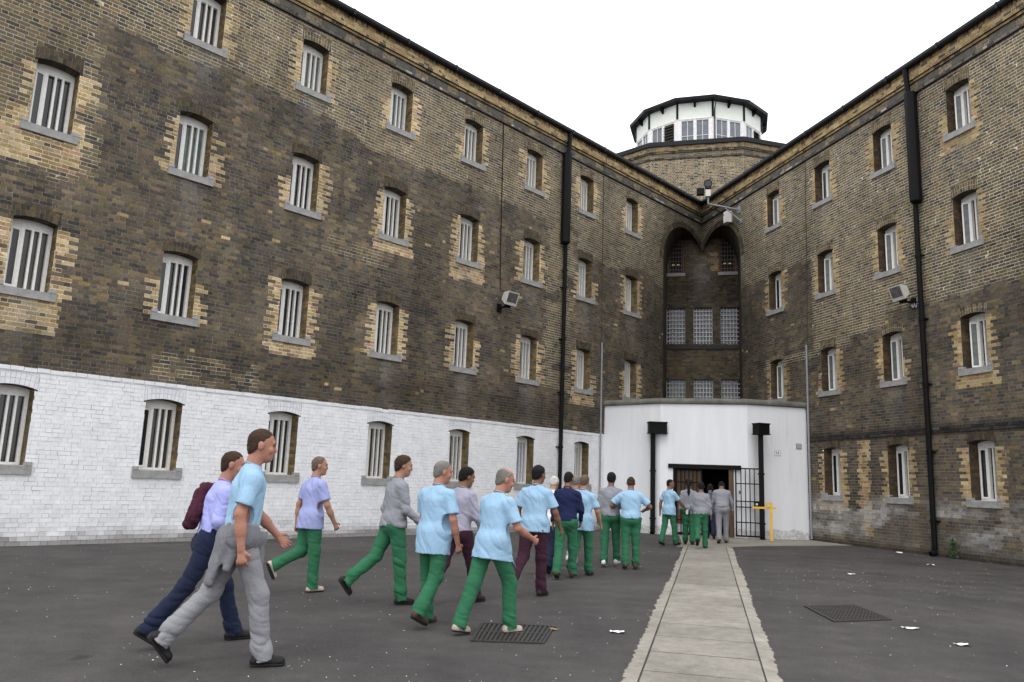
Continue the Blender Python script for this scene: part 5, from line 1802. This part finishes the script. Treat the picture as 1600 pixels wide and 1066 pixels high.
    tp.cap(spine(0, -.03, .36), spine(0, -.012, .47), .105, .066, k=.06, R=Rl.T, sc=(1.15, .85, 1))
    for sd_ in 'LR':
        a = J['a' + sd_]
        if sleeves == 'short':
            tp.cap(a['sh'] + np.array([-.016 if sd_ == 'R' else .016, 0, -.022]), a['sh'] + a['u'] * .215, .066 * bw, .074 * bw, k=.04)
        else:
            tp.cap(a['sh'] + np.array([-.016 if sd_ == 'R' else .016, 0, -.022]), a['el'], .066 * bw, .060 * bw, k=.04)
            tp.cap(a['el'], a['wr'] - a['f'] * .02, .059 * bw, .047, k=.02)
            tp.cap(a['wr'] - a['f'] * .045, a['wr'] - a['f'] * .01, .040, .040, k=.008)
    tp.cut(spine(0, 0, hem), Rl @ np.array([0, 0, -1.0]), (spine(0, 0, hem - .17), .30))
    for sd_ in 'LR':
        a = J['a' + sd_]
        if sleeves == 'short': tp.cut(a['sh'] + a['u'] * .225, a['u'], (a['sh'] + a['u'] * .31, .125))
        else: tp.cut(a['wr'] - a['f'] * .012, a['f'], (a['wr'] + a['f'] * .05, .09))
    tp.cut(neck + np.array([0, .01, .0]) + Rl @ np.array([0, 0, .012]), rotx(-RD(lean + 14)) @ np.array([0, 0, 1.0]), (neck + np.array([0, 0, .05]), .12))
    el_ = [J['aL']['el'], J['aR']['el'], J['aL']['sh'] - .05, J['aR']['sh'] - .05]
    def samp(V):
        a = .7 + 0 * V[:, 0]
        for p in el_: a = a + .7 * np.exp(-((V - p) ** 2).sum(1) / .13 ** 2)
        a = a + .7 * np.exp(-((V[:, 2] - hem - .08) / .12) ** 2)
        return a
    dirv = (.55, .25, .85) if sleeves == 'long' else (.8, .35, .5)
    emit(tp, {'short': 'shirt', 'long': 'jumper'}[sleeves] if top not in ('navy', 'shirtlilac') else {'navy': 'jacket', 'shirtlilac': 'shirt'}[top], cloth('top_' + top, TOP[top], .06),
         lambda V, N: folds(V, N, seed + 20, (.0125 if sleeves == 'short' else .0125), .095 if sleeves == 'short' else .075, dirv, samp))
    if untuck:       # strip of T-shirt showing under a jumper
        uv = Vox(spine(0, 0, hem) - .3, spine(0, 0, hem) + .3, hg)
        uv.cap(spine(0, 0, hem - .06), spine(0, 0, hem + .02), .132 * bw, .132 * bw, k=0, R=Rl.T, sc=(1.28, .94, 1))
        uv.cut(spine(0, 0, hem - .055), Rl @ np.array([0, 0, -1.0])); uv.cut(spine(0, 0, hem + .05), Rl @ np.array([0, 0, 1.0]))
        emit(uv, 'shirt_hem', cloth('top_' + untuck, TOP[untuck], .06))
    # ---- neck band
    if dist < 24:
        cl_ = neck + Rl @ np.array([0, .008, .012]); Rt = rotx(-RD(lean + 14))
        ring = [cl_ + Rt @ np.array([.066 * cos(q), .062 * sin(q), 0]) for q in np.linspace(0, 2 * pi, 17)]
        mbn = MB(); mbn.tube([(np.array(p) * sc) @ Rw.T + np.array([0, 0, zoff]) for p in ring], .0075 * sc, 5, caps=False)
        link('collar', mesh_from('collar', np.array(mbn.V), mbn.Q, cloth('band_' + top, tuple(x * .8 for x in TOP[top]), .06), smooth=True), root)
    # ---- shoes
    for sd_ in 'LR':
        j = J[sd_]; f, up = j['f'], j['up']
        if np.linalg.norm(f) == 0: continue
        rgt = np.cross(f, up); R = np.array([rgt, f, up])
        c = j['ank'] - up * .082
        sv = Vox(j['ank'] + f * .06 - .22, j['ank'] + f * .06 + .22, max(.006, h * .85))
        sv.cap(c - f * .035 + up * .034, c + f * .13 + up * .030, .040, .044, k=.02, R=R, sc=(.98, 1, .95))
        sv.cap(c - f * .03 + up * .05, c + f * .06 + up * .062, .038, .030, k=.03, R=R, sc=(.95, 1, 1))
        sv.cap(c - f * .01 + up * .06, c - f * .012 + up * .11, .042, .044, k=.02)
        sv.cut(c + up * .012, -up); sv.cut(c + up * .118, up)
        so_ = emit(sv, 'shoe', cloth('shoe_' + shoes, SHOE[shoes], .2, .38 if shoes in ('black', 'brown') else .7))
        sl = Vox(j['ank'] + f * .06 - .22, j['ank'] + f * .06 + .22, max(.006, h * .85))
        sl.cap(c - f * .035 + up * .03, c + f * .132 + up * .03, .044, .048, k=0, R=R, sc=(1, 1, 1.0)); sl.cut(c, -up); sl.cut(c + up * .020, up)
        emit(sl, 'sole', cloth('sole_dark' if shoes != 'white' else 'sole_white', (.02, .019, .018) if shoes != 'white' else (.5, .5, .5), .1, .7), parent=so_)
    ctx = dict(J=J, spine=spine, Rl=Rl, hem=hem, lo=lo, hi=hi, emit=emit, hg=hg, hc=hc, neck=neck, seed=seed, sc=sc, Rw=Rw, base=base, zoff=zoff, build=build)
    for fn in extras: fn(ctx)
    return root


def tied_jumper(c):
    sp, Rl = c['spine'], c['Rl']
    v = Vox(c['lo'], np.array([c['hi'][0], c['hi'][1], .2]), c['hg'])
    v.cap(sp(-.06, -.005, .0), sp(.06, -.005, .0), .150, .150, k=0, R=Rl.T, sc=(1.05, 1.0, 1))
    v.cut(sp(0, 0, .10), Rl @ np.array([0, 0, 1.0])); v.cut(sp(0, 0, -.09), Rl @ np.array([0, 0, -1.0]))
    v.cap(sp(0, -.115, -.03), sp(.01, -.165, -.33), .062, .046, k=.05, R=Rl.T, sc=(2.5, .8, 1)); v.cut(sp(0, 0, -.345), Rl @ np.array([0, .25, -1.0]))
    v.cap(sp(-.15, -.03, -.02), sp(-.165, -.08, -.22), .04, .03, k=.05); v.cap(sp(.15, -.03, -.02), sp(.17, -.08, -.22), .04, .03, k=.05)
    v.cap(sp(.0, .14, .0), sp(-.06, .16, -.26), .045, .035, k=.02); v.cap(sp(.0, .14, .0), sp(.07, .155, -.24), .045, .035, k=.02); v.ell(sp(0, .145, .0), (.055, .05, .055), k=.02)
    c['emit'](v, 'tied_jumper', cloth('tied_jumper_grey', (.155, .155, .17), .12), lambda V, N: folds(V, N, c['seed'] + 40, .016, .06, (.9, .2, .35)))


def world_of(c, p):
    return c['Rw'] @ (np.asarray(p) * c['sc']) + c['base'] + np.array([0, 0, c['zoff']])


def slung(c):
    sp = c['spine']
    v = Vox(sp(0, 0, .2) - .45, sp(0, 0, .2) + .5, c['hg'])
    v.cap(sp(-.13, .10, .36), sp(-.13, .02, .50), .045, .05, k=.03); v.cap(sp(-.13, .02, .505), sp(-.12, -.13, .42), .05, .065, k=.03)
    v.cap(sp(-.12, -.13, .42), sp(-.05, -.185, .16), .075, .095, k=.05, sc=(1, .8, 1)); v.cap(sp(-.14, -.14, .38), sp(-.15, -.18, .12), .06, .07, k=.04)
    V, Q = v.mesh(); V = folds(V, vnormals(V, Q), 77, .024, .06, (.8, .2, .5))
    W = (V * c['sc']) @ c['Rw'].T + c['base'] + np.array([0, 0, c['zoff']])
    o0 = W.mean(0)
    o = link('jumper', mesh_from('jumper', W - o0, Q.astype(np.int32), cloth('maroon_knit', (.055, .014, .026), .12), smooth=True), loc=tuple(o0))
    o['label'] = 'maroon jumper slung over the shoulder of the man in lilac shirt'; o['category'] = 'jumper'


def cup(c):
    p = world_of(c, c['J']['aR']['wr'] + c['J']['aR']['f'] * .10)
    t = thing('paper_cup', 'white paper cup in the hand of the man at the doorway', 'cup', tuple(p - Z * .06))
    mb = MB(); mb.tube([p - Z * .09, p + Z * .02], [.030, .040], 12); mb.make('cup', M_PAPER, t)
    mb = MB(); mb.tube([p + Z * .0205, p + Z * .030], [.043, .042], 12); mb.make('lid', M_WHITE, t)


def W_(front, hf=24, kf=10, hr=-22, kr=22, tf=0, tr=32):
    d = {'L': (hf, kf, tf), 'R': (hr, kr, tr)} if front == 'L' else {'R': (hf, kf, tf), 'L': (hr, kr, tr)}
    return d


AR = lambda l, r: {'L': l, 'R': r}
person('man in lilac shirt and navy trousers striding with a maroon jumper on his back', (-2.36, 7.50), 58, plant((25, 9, 0), (-24, 14, 32), 'L'), AR((18, 8, 30, 20), (-12, 10, 62, 25)),
       'shirtlilac', 'navy', 'black', 'pink', ('brown', 'crop'), H=1.74, anchor='L', lean=9, head=(18, 6), sleeves='long', hem=.03, extras=(slung,), seed=3, baggy=.95)
person('tallest man in pale blue T-shirt with grey jumper tied over grey trousers', (-1.80, 6.52), 64, plant((20, 12, 0), (-26, 22, 52), 'R'), AR((20, 8, 24, 10), (-16, 8, 22, 5)),
       'sky', 'grey', 'black', 'pink', ('brown', 'crop'), H=1.88, anchor='R', lean=5, head=(6, 5), hem=.04, extras=(tied_jumper,), seed=4, baggy=.95)
person('man in short sleeved lilac shirt lifting his rear foot beside the white wall', (-2.41, 10.62), 44, {'R': (4, 4, 0), 'L': (-6, 62, 62)}, AR((-14, 8, 12, 0), (12, 12, 16, 5)),
       'lilac', 'green', 'beige', 'light', ('shaved', 'crop'), H=1.74, anchor='R', lean=3, head=(28, 2), hem=-.14, seed=5)
person('man in grey jumper and green trousers seen side on, hand held forward', (-1.16, 9.85), 60, W_('R', 8, 3, -24, 28, 0, 52), AR((-10, 8, 30, 0), (8, 8, 42, 0)),
       'grey', 'green', 'black', 'light', ('brown', 'short'), H=1.78, anchor='R', lean=3, head=(16, 8), sleeves='long', hem=-.05, seed=6)
person('man in long pale blue T-shirt and brown boots with grey cropped hair', (-.76, 8.72), 34, {'L': (6, 4, 0), 'R': (-8, 30, 26)}, AR((14, 8, 14, 0), (-4, 12, 20, 5)),
       'sky', 'green', 'brown', 'pink', ('grey', 'crop'), H=1.70, anchor='L', lean=3, head=(34, 10), hem=-.20, seed=7, build=1.06)
person('dark haired man in lilac grey jumper and maroon trousers half hidden behind others', (-.30, 10.30), 36, W_('R'), AR((-8, 8, 14, 0), (10, 10, 20, 0)),
       'greylilac', 'maroon', 'black', 'tan', ('black', 'short'), H=1.72, anchor='R', lean=4, head=(26, 16), sleeves='long', hem=-.03, seed=8)
person('bald man in pale blue T-shirt and beige shoes stepping over the slotted drain cover', (.12, 8.30), 46, plant((24, 22, 0), (-24, 4, 10), 'R'), AR((10, 10, 16, 0), (12, 14, 52, 10)),
       'sky', 'green', 'beige', 'pink', ('grey', 'bald'), H=1.68, anchor='R', lean=8, head=(24, 14), hem=-.16, seed=9, build=1.05)
person('man in pale blue T-shirt and maroon trousers with thick dark hair', (.54, 11.06), 26, {'R': (4, 2, 0), 'L': (-16, 36, 44)}, AR((-6, 13, 26, 10), (10, 16, 20, 5)),
       'sky', 'maroon', 'black', 'tan', ('black', 'short'), H=1.74, anchor='R', lean=4, head=(18, 4), hem=-.10, seed=10, build=1.06)
person('man in navy jacket and green trousers with brown shoes', (.845, 12.95), 16, W_('R', 14, 8, -10, 14, 0, 18), AR((-4, 9, 16, 8), (6, 12, 30, 25)),
       'navy', 'green', 'brown', 'tan', ('black', 'crop'), H=1.70, anchor='L', lean=4, head=(10, 14), sleeves='long', hem=-.02, untuck='white', seed=11)
person('grey haired man in pale grey top and light grey trousers hidden behind the line', (1.36, 15.7), 30, W_('L', 18, 8, -18, 20), AR((10, 8, 14, 0), (-8, 9, 18, 0)),
       'greylilac', 'lightgrey', 'white', 'light', ('grey', 'crop'), H=1.70, anchor='L', lean=4, head=(6, 4), hem=-.06, seed=12)
person('man in pale blue T-shirt with shaved head holding his right hand in a fist', (1.45, 13.76), 22, {'R': (10, 6, 0), 'L': (-12, 30, 30)}, AR((-6, 8, 14, 0), (6, 14, 22, 0)),
       'sky', 'green', 'black', 'light', ('shaved', 'crop'), H=1.68, anchor='R', lean=3, head=(4, 8), hem=-.17, seed=13)
person('dark haired man in grey jumper and green trousers with white trainers', (1.86, 15.22), 16, W_('R', 16, 8, -6, 8, 0, 14), AR((-6, 8, 12, 0), (6, 12, 14, 0)),
       'grey', 'green', 'white', 'tan', ('black', 'short'), H=1.73, anchor='L', lean=3, head=(4, 4), sleeves='long', hem=-.03, seed=14, build=1.05)
person('man in pale blue T-shirt walking with both elbows out and hands in front', (2.43, 15.05), 6, {'R': (2, 2, 0), 'L': (-3, 10, 10)}, AR((6, 38, 66, 40), (6, 38, 66, 40)),
       'sky', 'green', 'brown', 'tan', ('brown', 'crop'), H=1.68, anchor='R', lean=5, head=(4, 24), hem=-.02, seed=15, build=1.08)
person('man in pale blue T-shirt by the doorway looking right and reaching out with a cup', (4.13, 21.3), 52, W_('R', 14, 6, -8, 12, 0, 16), AR((-14, 10, 14, 0), (34, 12, 14, 0)),
       'sky', 'green', 'black', 'tan', ('black', 'crop'), H=1.72, anchor='L', lean=2, head=(48, 4), hem=-.14, extras=(cup,), seed=16)
person('person with long dark ponytail in grey jumper and green trousers entering the doorway', (4.93, 22.2), 14, W_('L', 6, 3, -4, 10, 0, 10), AR((-4, 8, 12, 0), (8, 10, 16, 0)),
       'grey', 'green', 'black', 'tan', ('black', 'tail'), H=1.76, anchor='L', lean=2, head=(0, 4), sleeves='long', hem=-.03, seed=17)
person('short haired man in grey jumper and green trousers last at the doorway', (5.16, 20.9), 14, {'R': (8, 4, 0), 'L': (-12, 42, 40)}, AR((6, 9, 14, 0), (-4, 9, 14, 0)),
       'grey', 'green', 'black', 'tan', ('black', 'short'), H=1.70, anchor='R', lean=4, head=(0, 8), sleeves='long', hem=-.05, untuck='sky', seed=18)
person('man in grey jumper and grey trousers bowing his head in the doorway', (6.05, 22.95), 12, W_('R', 10, 6, -8, 14, 0, 16), AR((4, 9, 14, 0), (4, 14, 10, 0)),
       'grey', 'grey', 'brown', 'tan', ('black', 'short'), H=1.84, anchor='L', lean=20, head=(4, 46), sleeves='long', hem=-.02, untuck='sky', seed=19, build=1.06)
person('man in dark blue top already inside the dark doorway', (6.33, 25.4), 14, W_('L'), AR((-6, 8, 14, 0), (8, 9, 16, 0)),
       'blue', 'navy', 'black', 'tan', ('black', 'short'), H=1.74, anchor='L', lean=4, head=(6, 10), seed=20)
person('man in white top hidden behind the man in maroon trousers', (.80, 14.1), 22, W_('L'), AR((-6, 8, 14, 0), (8, 9, 16, 0)),
       'white', 'navy', 'black', 'light', ('white', 'crop'), H=1.70, anchor='L', lean=5, head=(0, 26), seed=21, build=1.08)
